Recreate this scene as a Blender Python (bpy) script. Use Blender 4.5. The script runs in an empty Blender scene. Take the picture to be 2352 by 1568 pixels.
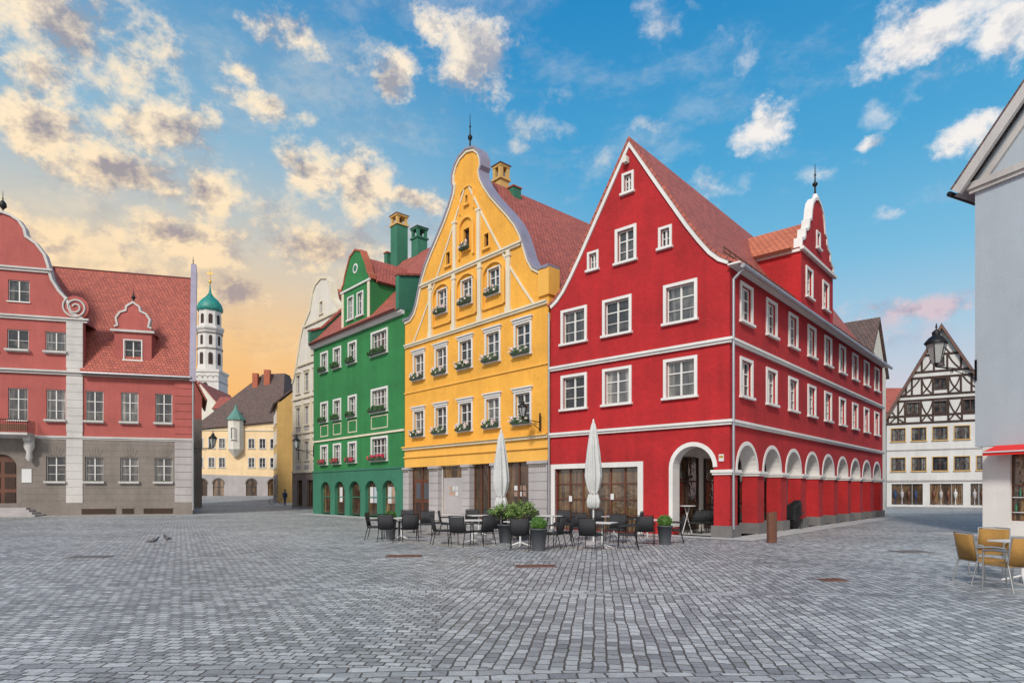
import bpy, bmesh, math, random
from mathutils import Matrix, Vector
R=random.Random(7)
SC=bpy.context.scene; COL=SC.collection
SC.view_settings.view_transform='Standard'; SC.view_settings.look='None'; SC.view_settings.exposure=0
EYE=1.65; FL=1420.0
def G(px,py):
    d=EYE*FL/(py-1127.0); return ((px-1176)/FL*d,d)
def sstep(t): t=max(0,min(1,t)); return t*t*(3-2*t)
def gz(x,y): return .95*sstep((y-62)/36)*sstep((-x-12)/12)
# ---------------------------------------------------------------- materials
def nmat(name):
    m=bpy.data.materials.new(name); m.use_nodes=True; nt=m.node_tree
    return m,nt,nt.nodes['Principled BSDF']
def nd(nt,t,**k):
    n=nt.nodes.new(t)
    for a,b in k.items(): setattr(n,a,b)
    return n
def mixc(nt,f,a,b,mode='MIX'):
    n=nd(nt,'ShaderNodeMix',data_type='RGBA',blend_type=mode)
    for i,v in ((0,f),(6,a),(7,b)):
        if hasattr(v,'links'): nt.links.new(v,n.inputs[i])
        elif i==0: n.inputs[0].default_value=v
        else: n.inputs[i].default_value=(v[0],v[1],v[2],1)
    return n.outputs[2]
def mth(nt,op,a,b=None,c=None,clamp=False):
    n=nd(nt,'ShaderNodeMath',operation=op,use_clamp=clamp)
    for i,v in enumerate((a,b,c)):
        if v is None: continue
        if hasattr(v,'links'): nt.links.new(v,n.inputs[i])
        else: n.inputs[i].default_value=v
    return n.outputs[0]
def noise(nt,vec,scale,detail=4,rough=.55,out=0):
    n=nd(nt,'ShaderNodeTexNoise'); n.inputs['Scale'].default_value=scale; n.inputs['Detail'].default_value=detail; n.inputs['Roughness'].default_value=rough
    if vec is not None: nt.links.new(vec,n.inputs['Vector'])
    return n.outputs[out]
def mapr(nt,v,a,b,c=0,d=1,smooth=False):
    n=nd(nt,'ShaderNodeMapRange',interpolation_type='SMOOTHSTEP' if smooth else 'LINEAR')
    nt.links.new(v,n.inputs[0])
    for i,x in enumerate((a,b,c,d)): n.inputs[i+1].default_value=x
    return n.outputs[0]
def scalev(nt,v,s,rot=0):
    n=nd(nt,'ShaderNodeMapping'); nt.links.new(v,n.inputs[0]); n.inputs['Scale'].default_value=s; n.inputs['Rotation'].default_value=(0,0,rot); return n.outputs[0]
def bump(nt,b,h,st,dist=.02):
    n=nd(nt,'ShaderNodeBump'); n.inputs['Strength'].default_value=st; n.inputs['Distance'].default_value=dist
    nt.links.new(h,n.inputs['Height']); nt.links.new(n.outputs[0],b.inputs['Normal'])
def c3(c,k): return tuple(min(1,x*k) for x in c)
def plaster(name,col,rough=.85,var=.14,bst=.5,bsc=9,metal=0,streak=.3):
    m,nt,b=nmat(name); tc=nd(nt,'ShaderNodeTexCoord').outputs['Object']
    n1=noise(nt,tc,.55,7,.62); n2=noise(nt,scalev(nt,tc,(2.5,2.5,.22)),1,5,.6); n3=noise(nt,tc,bsc,5,.65)
    f=mth(nt,'ADD',mth(nt,'MULTIPLY',n1,1-streak),mth(nt,'MULTIPLY',n2,streak))
    f=mapr(nt,f,.34,.66)
    c=mixc(nt,f,c3(col,1-var*1.3),c3(col,1+var*.7))
    c=mixc(nt,mapr(nt,n3,.35,.65,0,.5),c,mixc(nt,1.0,c,(1-var,1-var,1-var),'MULTIPLY'))
    nt.links.new(c,b.inputs['Base Color']); b.inputs['Roughness'].default_value=rough; b.inputs['Metallic'].default_value=metal
    if bst>0: bump(nt,b,n3,bst,.03)
    return m
def tiles(name,c1,c2,cm):
    m,nt,b=nmat(name); uv=nd(nt,'ShaderNodeTexCoord').outputs['UV']
    br=nd(nt,'ShaderNodeTexBrick'); nt.links.new(uv,br.inputs['Vector'])
    for k,v in (('Scale',1),('Brick Width',.24),('Row Height',.25),('Mortar Size',.022),('Mortar Smooth',.3),('Bias',-.1)): br.inputs[k].default_value=v
    br.inputs['Color1'].default_value=(*c1,1); br.inputs['Color2'].default_value=(*c2,1); br.inputs['Mortar'].default_value=(*cm,1)
    n=noise(nt,uv,.5,6,.65); n2=noise(nt,uv,3.5,4,.6)
    c=mixc(nt,mapr(nt,n,.35,.7,0,.6),br.outputs[0],mixc(nt,1.0,br.outputs[0],(.68,.66,.68),'MULTIPLY'))
    c=mixc(nt,mapr(nt,n2,.5,.75,0,.35),c,c3(c1,1.4))
    nt.links.new(c,b.inputs['Base Color']); b.inputs['Roughness'].default_value=.7
    bump(nt,b,mth(nt,'SUBTRACT',n2,br.outputs[1]),.7,.035); return m
def glassm(name,dark,pale,amt=.5):
    m,nt,b=nmat(name); tc=nd(nt,'ShaderNodeTexCoord').outputs['Object']; oi=nd(nt,'ShaderNodeObjectInfo')
    va=nd(nt,'ShaderNodeVectorMath',operation='ADD'); nt.links.new(tc,va.inputs[0]); nt.links.new(oi.outputs['Location'],va.inputs[1])
    sp=nd(nt,'ShaderNodeSeparateXYZ'); nt.links.new(tc,sp.inputs[0])
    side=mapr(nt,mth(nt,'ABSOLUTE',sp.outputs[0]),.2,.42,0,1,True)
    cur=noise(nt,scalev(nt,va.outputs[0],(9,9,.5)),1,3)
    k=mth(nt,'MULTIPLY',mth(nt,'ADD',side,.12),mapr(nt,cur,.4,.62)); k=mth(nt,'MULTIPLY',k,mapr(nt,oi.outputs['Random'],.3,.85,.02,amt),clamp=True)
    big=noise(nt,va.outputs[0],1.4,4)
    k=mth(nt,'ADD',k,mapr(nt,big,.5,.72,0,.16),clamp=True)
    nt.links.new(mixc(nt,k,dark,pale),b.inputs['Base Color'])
    b.inputs['Roughness'].default_value=.03; nt.links.new(mapr(nt,oi.outputs['Random'],.0,1.0,1.45,2.1),b.inputs['IOR'])
    bump(nt,b,noise(nt,va.outputs[0],2.6,2),.22,.05); return m
def leafm(name,c1,c2):
    m,nt,b=nmat(name); g=nd(nt,'ShaderNodeNewGeometry'); 
    nt.links.new(mixc(nt,g.outputs['Random Per Island'],c1,c2),b.inputs['Base Color']); b.inputs['Roughness'].default_value=.6; return m
M_red=plaster('red_plaster',(.42,.014,.018),.9,.24,1,5)
M_white=plaster('white_trim',(.68,.665,.65),.7,.09,.2,20)
M_htrim=plaster('weathered_pale_trim',(.52,.5,.49),.75,.14,.3,14)
M_ctrim=plaster('cream_trim',(.68,.61,.47),.75,.1,.2,16)
M_yel=plaster('yellow_plaster',(.79,.39,.055),.9,.15,.9,6)
M_yel2=plaster('yellow_smooth_plaster',(.81,.43,.08),.85,.1,.2,12)
M_grn=plaster('green_plaster',(.026,.195,.058),.9,.2,.9,6)
M_grn2=plaster('dark_green_base_plaster',(.035,.17,.105),.85,.16,.3,10)
M_pnk=plaster('pink_red_plaster',(.4,.1,.088),.88,.17,.5,8)
M_gry=plaster('grey_stone_base',(.22,.19,.17),.85,.2,.5,6)
M_gry2=plaster('light_grey_stone',(.4,.375,.38),.8,.15,.4,8)
M_plin=plaster('dark_stone_plinth',(.16,.15,.15),.85,.2,.6,6)
M_cream=plaster('cream_plaster',(.8,.6,.36),.88,.1,.3,6)
M_ochre=plaster('ochre_plaster',(.6,.38,.13),.88,.12,.3,6)
M_pale=plaster('pale_plaster',(.66,.63,.56),.88,.1,.3,6)
M_tow=plaster('tower_lime_plaster',(.6,.58,.56),.88,.12,.3,2)
M_twall=plaster('grey_white_plaster',(.58,.58,.58),.88,.12,.3,6)
M_blue=plaster('blue_grey_plaster',(.4,.46,.52),.9,.08,.35,18)
M_lav=plaster('lavender_metal_coping',(.33,.3,.38),.5,.15,.1,6,.3)
M_tim=plaster('dark_timber',(.045,.022,.016),.8,.3,.4,9)
M_brown=plaster('brown_door_wood',(.13,.045,.024),.5,.3,.3,14)
M_iron=plaster('black_wrought_iron',(.02,.02,.022),.45,.3,.1,20,.6)
M_zinc=plaster('zinc_metal',(.42,.42,.45),.4,.15,.1,8,.7)
M_rust=plaster('rusty_steel',(.19,.08,.05),.75,.35,.5,14,.3)
M_copper=plaster('green_copper',(.02,.24,.2),.5,.3,.2,1)
M_gcop=plaster('muted_grey_green_copper',(.1,.24,.2),.6,.25,.2,3)
M_gold=plaster('gilded_metal',(.7,.4,.06),.35,.1,0,5,.9)
M_wick=plaster('dark_wicker',(.03,.031,.037),.65,.35,.9,60)
M_rattan=plaster('honey_rattan',(.48,.25,.055),.6,.4,.9,55)
M_alu=plaster('aluminium_tube',(.4,.4,.4),.35,.1,0,9,.8)
M_wtop=plaster('white_table_top',(.62,.62,.63),.4,.06,0,9)
M_cloth=plaster('off_white_canvas',(.56,.57,.57),.95,.14,.5,9)
M_pot=plaster('dark_grey_planter',(.075,.082,.095),.6,.15,.1,9)
M_awn=plaster('red_awning_fabric',(.7,.02,.02),.8,.06,.1,20)
M_navy=plaster('navy_fabric',(.03,.05,.12),.9,.2,.2,30); M_denim=plaster('denim',(.05,.08,.15),.9,.2,.2,30)
M_bird=plaster('pigeon_feathers',(.07,.075,.095),.7,.5,.3,30)
M_poster=plaster('poster_print',(.5,.33,.25),.6,.6,0,14)
M_rustred=plaster('terracotta',(.4,.11,.06),.8,.2,.4,9)
M_lg=plaster('frosted_lamp_glass',(.35,.36,.36),.15,.2,0)
M_boxg=plaster('dark_green_box',(.03,.06,.035),.7,.2,0)
T_red=tiles('red_roof_tiles',(.46,.115,.075),(.32,.075,.055),(.15,.045,.035))
T_org=tiles('orange_roof_tiles',(.6,.18,.08),(.48,.13,.06),(.24,.07,.04))
T_brn=tiles('brown_roof_tiles',(.16,.1,.085),(.1,.07,.065),(.05,.035,.035))
GL=glassm('window_glass',(.018,.022,.028),(.55,.52,.46),.5)
GLs=glassm('shop_glass',(.045,.03,.02),(.5,.3,.14),.5)  # warm interior and reflected glow is put into the glass base colour
L_box=leafm('boxwood_leaves',(.02,.07,.01),(.1,.22,.025)); L_shrub=leafm('shrub_leaves',(.05,.12,.02),(.2,.3,.07)); L_flr=leafm('box_leaves',(.015,.06,.015),(.06,.16,.035))
F_pink=leafm('pale_pink_flowers',(.7,.5,.52),(.88,.85,.8)); F_red=leafm('red_flowers',(.6,.02,.04),(.75,.06,.2))
# ---------------------------------------------------------------- mesh builder
def offs(pts,d):
    out=[]
    for i,p in enumerate(pts):
        a=pts[max(0,i-1)]; b=pts[min(len(pts)-1,i+1)]
        n1=Vector((p[0]-a[0],p[1]-a[1])); n2=Vector((b[0]-p[0],b[1]-p[1]))
        if n1.length<1e-6:n1=n2
        if n2.length<1e-6:n2=n1
        t=(n1.normalized()+n2.normalized()); t=t.normalized() if t.length>1e-4 else n1.normalized()
        k=min(1.6,1/max(.5,t.dot(n2.normalized())))
        out.append((p[0]+t.y*d*k,p[1]-t.x*d*k))
    return out
class MB:
    def __init__(s,T=None): s.v=[];s.f=[];s.mi=[];s.sm=[];s.uv=[];s.mats=[];s.T=T or Matrix()
    def add(s,vs,fs,m,smooth=False,uvs=None):
        o=len(s.v); s.v+=[s.T@Vector(v) for v in vs]
        if m not in s.mats: s.mats.append(m)
        k=s.mats.index(m)
        for i,f in enumerate(fs): s.f.append([o+j for j in f]); s.mi.append(k); s.sm.append(smooth); s.uv.append(uvs[i] if uvs else None)
        return s
    def box(s,x0,x1,y0,y1,z0,z1,m):
        return s.add([(x0,y0,z0),(x1,y0,z0),(x1,y1,z0),(x0,y1,z0),(x0,y0,z1),(x1,y0,z1),(x1,y1,z1),(x0,y1,z1)],[(3,2,1,0),(4,5,6,7),(0,1,5,4),(1,2,6,5),(2,3,7,6),(3,0,4,7)],m)
    def cyl(s,p0,p1,r0,r1,m,n=8,smooth=True):
        p0=Vector(p0);p1=Vector(p1);d=(p1-p0).normalized(); u=d.orthogonal().normalized(); w=d.cross(u)
        vs=[];
        for p,r in((p0,r0),(p1,r1)):
            for i in range(n): a=2*math.pi*i/n; vs.append(p+(u*math.cos(a)+w*math.sin(a))*r)
        s.add(vs,[(i,(i+1)%n,n+(i+1)%n,n+i) for i in range(n)],m,smooth); s.add(vs,[tuple(range(n))[::-1],tuple(range(n,2*n))],m); return s
    def tube(s,pts,r,m,n=6):
        for a,b in zip(pts,pts[1:]): s.cyl(a,b,r,r,m,n)
        return s
    def lathe(s,prof,m,c=(0,0),n=20,flute=0,nf=8,smooth=True):
        vs=[]
        for r,z in prof:
            for i in range(n):
                a=2*math.pi*i/n; rr=r*(1+flute*math.sin(nf*a+z*1.1)); vs.append((c[0]+rr*math.cos(a),c[1]+rr*math.sin(a),z))
        fs=[(j*n+i,j*n+(i+1)%n,(j+1)*n+(i+1)%n,(j+1)*n+i) for j in range(len(prof)-1) for i in range(n)]
        s.add(vs,fs,m,smooth); L=len(prof)-1; s.add([v for v in vs[:n]],[tuple(range(n))[::-1]],m); s.add(vs[L*n:],[tuple(range(n))],m); return s
    def band(s,pts,d0,d1,y0,y1,m,v0=0):
        A=offs(pts,d0);B=offs(pts,d1); vs=[];fs=[];uvs=[];L=[v0]
        for i in range(1,len(pts)): L.append(L[-1]+(Vector(pts[i])-Vector(pts[i-1])).length)
        for a,b in zip(A,B): vs+=[(a[0],y0,a[1]),(a[0],y1,a[1]),(b[0],y1,b[1]),(b[0],y0,b[1])]
        for i in range(len(pts)-1):
            for k in range(4):
                k2=(k+1)%4; yy=(y0,y1,y1,y0)
                fs.append((4*i+k,4*i+k2,4*i+4+k2,4*i+4+k)); uvs.append([(yy[k],L[i]),(yy[k2],L[i]),(yy[k2],L[i+1]),(yy[k],L[i+1])])
        n=4*(len(pts)-1); z=[(0,0)]*4
        fs+=[(0,3,2,1),(n,n+1,n+2,n+3)]; uvs+=[z,z]
        return s.add(vs,fs,m,False,uvs)
    def slab(s,q,th,m):
        q=[Vector(p) for p in q]; n=(q[1]-q[0]).cross(q[3]-q[0]).normalized()*th; vs=q+[p-n for p in q]
        eu=(q[1]-q[0]).normalized(); ev=(q[3]-q[0]); ev=(ev-eu*ev.dot(eu)).normalized()
        uv=[((p-q[0]).dot(eu),(p-q[0]).dot(ev)) for p in q]; z=[(0,0)]*4
        return s.add(vs,[(0,1,2,3),(7,6,5,4),(0,4,5,1),(1,5,6,2),(2,6,7,3),(3,7,4,0)],m,False,[uv,z,z,z,z,z])
    def prism(s,poly,y0,y1,m): return s.panel(poly,[],y0,y1,m)
    def panel(s,outl,holes,y0,y1,m):
        cu=bpy.data.curves.new('c','CURVE'); cu.dimensions='2D'; cu.fill_mode='BOTH'; cu.extrude=(y1-y0)/2
        for poly in [outl]+holes:
            sp=cu.splines.new('POLY'); sp.points.add(len(poly)-1)
            for i,(x,z) in enumerate(poly): sp.points[i].co=(x,z,0,1)
            sp.use_cyclic_u=True
        ob=bpy.data.objects.new('c',cu); COL.objects.link(ob); bpy.context.view_layer.update()
        me=bpy.data.meshes.new_from_object(ob.evaluated_get(bpy.context.evaluated_depsgraph_get()))
        yc=(y0+y1)/2
        s.add([(v.co.x,yc-v.co.z,v.co.y) for v in me.vertices],[tuple(p.vertices) for p in me.polygons],m)
        bpy.data.objects.remove(ob); bpy.data.meshes.remove(me); bpy.data.curves.remove(cu); return s
    def leaves(s,c,rad,n,sz,m,shell=.55,rnd=R):
        for i in range(n):
            d=Vector((rnd.gauss(0,1),rnd.gauss(0,1),rnd.gauss(0,1))).normalized(); k=shell+(1-shell)*rnd.random()
            p=Vector(c)+Vector((d.x*rad[0],d.y*rad[1],d.z*rad[2]))*k
            a=Vector((rnd.gauss(0,1),rnd.gauss(0,1),rnd.gauss(0,1))).normalized(); b=a.orthogonal().normalized(); q=sz*(.6+.8*rnd.random())
            s.add([p-a*q,p+b*q*.45,p+a*q,p-b*q*.45],[(0,1,2,3)],m)
        return s
    def mesh(s,name):
        me=bpy.data.meshes.new(name); me.from_pydata([tuple(v) for v in s.v],[],s.f)
        for m in s.mats: me.materials.append(m)
        me.polygons.foreach_set('material_index',s.mi); me.polygons.foreach_set('use_smooth',s.sm)
        if any(s.uv):
            ul=me.uv_layers.new(name='UVMap')
            for p,u in zip(me.polygons,s.uv):
                if u:
                    for li,c in zip(p.loop_indices,u): ul.data[li].uv=c
        bm=bmesh.new(); bm.from_mesh(me); bmesh.ops.recalc_face_normals(bm,faces=bm.faces); bm.to_mesh(me); bm.free(); return me
    def obj(s,name,parent=None,M=None,**kw): return mkobj(name,s.mesh(name),parent,M,**kw)
def mkobj(name,me,parent=None,M=None,**kw):
    o=bpy.data.objects.new(name,me); COL.objects.link(o)
    if parent: o.parent=parent
    if M is not None: o.matrix_local=M
    for k,v in kw.items(): o[k]=v
    return o
def frame(x,y,dx,dy,z=0):
    l=math.hypot(dx,dy); dx/=l;dy/=l
    return Matrix(((dx,-dy,0,x),(dy,dx,0,y),(0,0,1,z),(0,0,0,1)))
def thing(name,label,cat,M,group=None):
    o=mkobj(name,None,None,M); o.empty_display_size=.3; o['label']=label; o['category']=cat
    if group: o['group']=group
    return o
def copy_thing(root,M,label=None):
    n=root.copy(); COL.objects.link(n); n.matrix_world=M
    if label: n['label']=label
    def rec(src,dst):
        for c in src.children:
            k=c.copy(); COL.objects.link(k); k.parent=dst; k.matrix_parent_inverse=Matrix(); k.matrix_local=c.matrix_local.copy(); rec(c,k)
    rec(root,n); return n
def at(x,y,rot=0,z=None): return Matrix.Translation((x,y,gz(x,y) if z is None else z))@Matrix.Rotation(rot,4,'Z')
def rect(cx,z0,w,h): return [(cx-w/2,z0),(cx+w/2,z0),(cx+w/2,z0+h),(cx-w/2,z0+h)]
def arcpts(cx,r,zs,n=14,k=1): return [(cx-r*math.cos(math.pi*i/n),zs+k*r*math.sin(math.pi*i/n)) for i in range(n+1)]
def archp(cx,w,z0,zs,k=1): return [(cx-w/2,z0),(cx+w/2,z0)]+arcpts(cx,w/2,zs,14,k)[::-1]
# ---------------------------------------------------------------- windows
WC={}
def window_mesh(w,h,cols,rows,sur,ped,key,fm,sashm):
    k=(round(w,3),round(h,3),cols,rows,sur,ped,key)
    if k in WC: return WC[k]
    mb=MB(); e=.006
    if sur>0:
        y=-.05
        mb.box(-w/2-sur,-w/2+e,y,.02,-sur*.6,h+sur,fm).box(w/2-e,w/2+sur,y,.02,-sur*.6,h+sur,fm).box(-w/2+e,w/2-e,y+.002,.02,h-e,h+sur-.001,fm)
        mb.box(-w/2-sur-.05,w/2+sur+.05,-.13,.1,-.09,.0,fm)
    else: mb.box(-w/2-.06,w/2+.06,-.08,.1,-.07,0,fm)
    if ped: mb.box(-w/2-sur-.1,w/2+sur+.1,-.16,.01,h+sur+.12,h+sur+.18,fm).box(-w/2-sur-.04,w/2+sur+.04,-.09,.01,h+sur,h+sur+.12,fm)
    t=.05
    mb.box(-w/2+e,-w/2+t,.09,.15,.002,h-e,sashm).box(w/2-t,w/2-e,.09,.15,.002,h-e,sashm).box(-w/2+t,w/2-t,.092,.15,.002,t,sashm).box(-w/2+t,w/2-t,.092,.15,h-t,h-e,sashm)
    for i in range(1,cols):
        x=-w/2+w*i/cols; b=.034 if (cols==2 or i%2==0) else .014; mb.box(x-b,x+b,.08,.14,t,h-t,sashm)
    for j in range(1,rows):
        z=h*j/rows; b=.013 if j<rows-1 or rows<3 else .022; mb.box(-w/2+t,w/2-t,.1,.138,z-b,z+b,sashm)
    g=MB().add([(-w/2,.142,0),(w/2,.142,0),(w/2,.142,h),(-w/2,.142,h)],[(0,1,2,3)],GL)
    WC[k]=(mb.mesh('window'),g.mesh('window_pane')); return WC[k]
FBC={}
def flowerbox(par,w,fl,off=0):
    v=R.randrange(3); k=(round(w,2),fl.name,v)
    if k not in FBC:
        if fl is M_white:
            mb=MB().box(-w/2,w/2,-.26,-.085,-.02,.1,M_htrim); mb.leaves((0,-.18,.12),(w/2,.09,.05),60,.035,L_flr,.2)
        else:
            mb=MB().box(-w/2,w/2,-.3,-.13,-.02,.1,M_boxg)
            mb.leaves((0,-.23,.16),(w/2+.03,.16,.17),420,.045,L_flr,.35)
            for q in range(16 if w<1.5 else 28): 
                cx_=R.uniform(-w/2,w/2); mb.leaves((cx_,-.3+R.uniform(-.06,.06),.17+R.uniform(-.1,.14)),(.07,.06,.06),22,.04,fl,.3)
        FBC[k]=mb.mesh('flower_box')
    mkobj('flower_box',FBC[k],par,Matrix.Translation((0,0,off)))
class Face:
    def __init__(s,T=None): s.T=T or Matrix(); s.h=[]
def win(H,F,cx,z0,w,h,cols=2,rows=3,sur=.11,ped=0,fb=None,fm=None,sash=None,hole=True):
    fm=fm or M_white; sash=sash or M_white
    a,b=window_mesh(w,h,cols,rows,sur,ped,fm.name+sash.name,fm,sash)
    o=mkobj('window',a,H,F.T@Matrix.Translation((cx,0 if hole else -.15,z0))); mkobj('window_pane',b,o,Matrix.Rotation(R.uniform(-.006,.006),4,'Z'))
    if fb: flowerbox(o,w+.15,fb)
    if hole: F.h.append(rect(cx,z0,w,h))
    return o
def shopwin(H,F,cx,z0,w,h,nx,nz,m=None,y=.2,name='shop_window'):
    m=m or M_brown; mb=MB()
    for i in range(nx+1): x=-w/2+w*i/nx; mb.box(x-.035,x+.035,y-.05,y+.03,0,h,m)
    for j in range(nz+1): z=h*j/nz; mb.box(-w/2,w/2,y-.045,y+.025,max(0,z-.03),min(h,z+.03)-.001,m)
    o=mb.obj(name,H,F.T@Matrix.Translation((cx,0,z0)))
    MB().add([(-w/2,y,0),(w/2,y,0),(w/2,y,h),(-w/2,y,h)],[(0,1,2,3)],GLs).obj('window_pane',o,Matrix()); return o
def poster(H,F,x0,x1,y,z0,z1,m): MB(F.T).box(x0,x1,y,y+.01,z0,z1,m).obj('poster',H)
def mirror(half,cx):
    L=[(cx-d,z) for d,z in half]; Rr=[(cx+d,z) for d,z in reversed(half) if d>0]; return L+Rr
def finial(mb,x,y,z,h,m): mb.cyl((x,y,z),(x,y,z+h),.05,.012,m,6); mb.lathe([(.02,z+h*.25),(.12,z+h*.33),(.12,z+h*.38),(.02,z+h*.45)],m,(x,y),10); mb.lathe([(.01,z+h*.6),(.06,z+h*.65),(.01,z+h*.7)],m,(x,y),8)
# ================================================================ RED HOUSE
H=thing('red_arcade_house','tall red gabled corner house with white arcade arches','house',frame(1.69,27.05,.743,-.669))
W,D=8.0,24.0; fr=Face(); rt=Face(Matrix(((0,-1,0,W),(1,0,0,0),(0,0,1,0),(0,0,0,1))))
for x in (1.26,3.39,6.13):
    win(H,fr,x,7.95,1.14,1.34); win(H,fr,x,5.15,1.14,1.34)
win(H,fr,3.8,10.75,.76,1.25); win(H,fr,2.24,10.8,.38,.66,2,2,.09); win(H,fr,5.52,10.85,.38,.7,2,2,.09); win(H,fr,3.9,13.45,.36,.7,2,3,.09)
for i in range(9):
    c=1.6+2.6*i; win(H,rt,c-.1,7.85,.98,1.3); win(H,rt,c-.1,5.12,.98,1.3)
prof=[(0,9.7),(.32,9.9),(.65,10.22),(1.05,10.76),(1.5,11.44),(2.7,13.36),(3.98,15.4),(5.25,13.36),(6.45,11.44),(6.92,10.76),(7.33,10.22),(7.67,9.9),(8,9.72)]
mb=MB(); mb.panel([(0,4),(8,4)]+prof[::-1],fr.h,0,.3,M_red)
mb.T=rt.T; mb.panel([(.3,4),(D,4),(D,9.7),(.3,9.7)],rt.h,0.001,.3,M_red)
mb.T=Matrix(); mb.box(0.001,.3,.3,D,0,9.7,M_red).panel([(0.3,4.0),(7.7,4.0)]+[(min(7.7,max(.3,x)),z) for x,z in prof[::-1]],[],D-.3,D-.001,M_red)
mb.obj('wall',H)
a=MB(); fz=[rect(2.3,.01,4.1,2.6),archp(6.62,1.6,.01,2.5)]
a.panel([(0,-.3),(8,-.3),(8,3.999),(0,3.999)],fz,0.0,.5,M_red)
a.T=rt.T; hl=[archp(1.6+2.6*i,1.9,.01,2.4) for i in range(9)]
a.panel([(.5,-.3),(D,-.3),(D,3.999),(.5,3.999)],hl,0.0,.55,M_red)
a.T=Matrix(); a.box(5.3,5.5,.5,D,-.1,3.7,M_pale).box(5.5,7.45,.5,D-.01,3.6,3.75,M_white)
a.obj('arcade_wall',H)
t=MB()
for z,pr in ((3.98,.1),(4.07,.16),(6.85,.1),(6.94,.16)):
    t.T=Matrix(); t.box(-.0,W+pr,-pr,-.002,z,z+.09,M_white); t.T=rt.T; t.box(.0,D,-pr+.002,-.002,z+.001,z+.089,M_white)
t.T=Matrix(); t.band(prof,-.02,.13,-.07,-.001,M_white)
t.band([(6.62-.8,.3),(6.62-.8,1.4)]+arcpts(6.62,.8,2.5),-.14,.015,-.03,.52,M_white)
t.box(.03,.25,-.04,.1,.0,2.8,M_white).box(4.35,4.58,-.04,.1,.0,2.8,M_white).box(.251,4.349,-.04,.1,2.6,2.8,M_white)
t.T=rt.T
for i in range(9): t.band(arcpts(1.6+2.6*i,.95,2.4),-.13,.012,-.025,.57,M_white)
t.obj('white_moulding',H)
for i in range(10):
    p=MB(rt.T)
    x0=max(0,2.6*i-.05); x1=2.6*i+.65 if i<9 else D
    p.box(x0-.06,x1+.06,-.1,.62,2.22,2.3,M_white).box(x0-.1,x1+.1,-.14,.66,2.3,2.4,M_white)
    p.box(x0-.1,x1+.1,-.12,.64,-.1,.42,M_plin); p.box(x0-.012,x1+.012,-.012,.56,.4,2.25,M_red); p.obj('pillar',H)
shopwin(H,fr,2.3,.02,4.08,2.57,6,4)
for k,(x0,z0) in enumerate(((.9,1.2),(3.0,1.3))): poster(H,fr,x0,x0+.16,.13,z0,z0+.24,M_wtop)
inn=Face(Matrix(((0,-1,0,5.52),(1,0,0,0),(0,0,1,0),(0,0,0,1))))
for i in range(9): shopwin(H,inn,1.7+2.6*i,.1,1.9,2.9,2,3,M_tim,-.03)
rf=MB(); rp=[(-.08,9.66)]+prof[1:-1]+[(8.42,9.42)]
rf.band(rp,-.12,-.02,-.1,D+.1,T_red); rf.obj('roof',H)
rf=MB(rt.T)
for k in range(46): rf.box(.2+k*.5,.25+k*.5,.25,.3,9.9,10.36,M_rust)
rf.box(.1,23.2,.26,.29,10.3,10.34,M_rust); rf.box(.1,23.2,.26,.29,10.15,10.19,M_rust)
rf.obj('snow_guard',H)
g=MB(rt.T); g.cyl((-.1,-.5,9.42),(D,-.5,9.42),.085,.085,M_zinc); g.tube([(.12,-.48,9.4),(.05,-.12,9.05),(.05,-.12,.3)],.05,M_zinc); g.box(-.2,D,-.45,-.01,9.5,9.56,M_white); g.obj('rain_gutter',H)
MB().tube([(.0,-.12,9.4),(.0,-.12,.1)],.05,M_zinc).obj('downpipe',H); MB().box(3.8,3.98,-.26,-.05,14.55,14.78,M_pale).obj('wall_lamp',H); MB().box(7.62,7.8,-.03,-.003,2.7,2.95,M_wtop).box(7.64,7.78,-.034,-.029,2.82,2.9,M_gold).obj('sign',H)
df=Face(rt.T); cx=10.3
win(H,df,8.95,10.5,.8,1.25); win(H,df,11.5,10.5,.8,1.25); win(H,df,cx,13.15,.42,.7,2,2,.09)
dh=[(2.5,12.5),(2.45,12.9),(2.2,12.95),(2.0,13.1),(1.95,13.45),(1.62,13.55),(1.42,13.75),(1.38,14.05),(1.1,14.2),(.98,14.7),(.8,15.05),(.45,15.35),(0,15.48)]
dp=mirror(dh,cx)
dm=MB(rt.T); dm.panel([(cx-2.5,9.71),(cx+2.5,9.71)]+dp[::-1],df.h,0.003,.26,M_red)
dm.box(cx-2.5,cx-2.2,.26,3.6,9.71,12.45,M_red).box(cx+2.2,cx+2.5,.26,3.6,9.71,12.45,M_red); 
o=dm.obj('dormer',H)
dm=MB(rt.T); dm.band(dp,-.05,.07,-.05,.31,M_white); dm.box(cx-2.65,cx+2.65,-.16,.0,12.35,12.48,M_white); dm.box(cx-2.6,cx-2.5,0,3.2,12.3,12.42,M_white); dm.cyl((cx,.13,15.45),(cx,.13,15.75),.2,.1,M_white); dm.obj('white_moulding',o)
dm=MB(rt.T); finial(dm,cx,.13,15.7,1.5,M_iron); dm.obj('finial',o)
dm=MB(rt.T); dm.band([(cx-2.75,12.35),(cx,14.35),(cx+2.75,12.35)],-.14,0,.32,3.9,T_org); dm.obj('roof',o)
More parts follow.
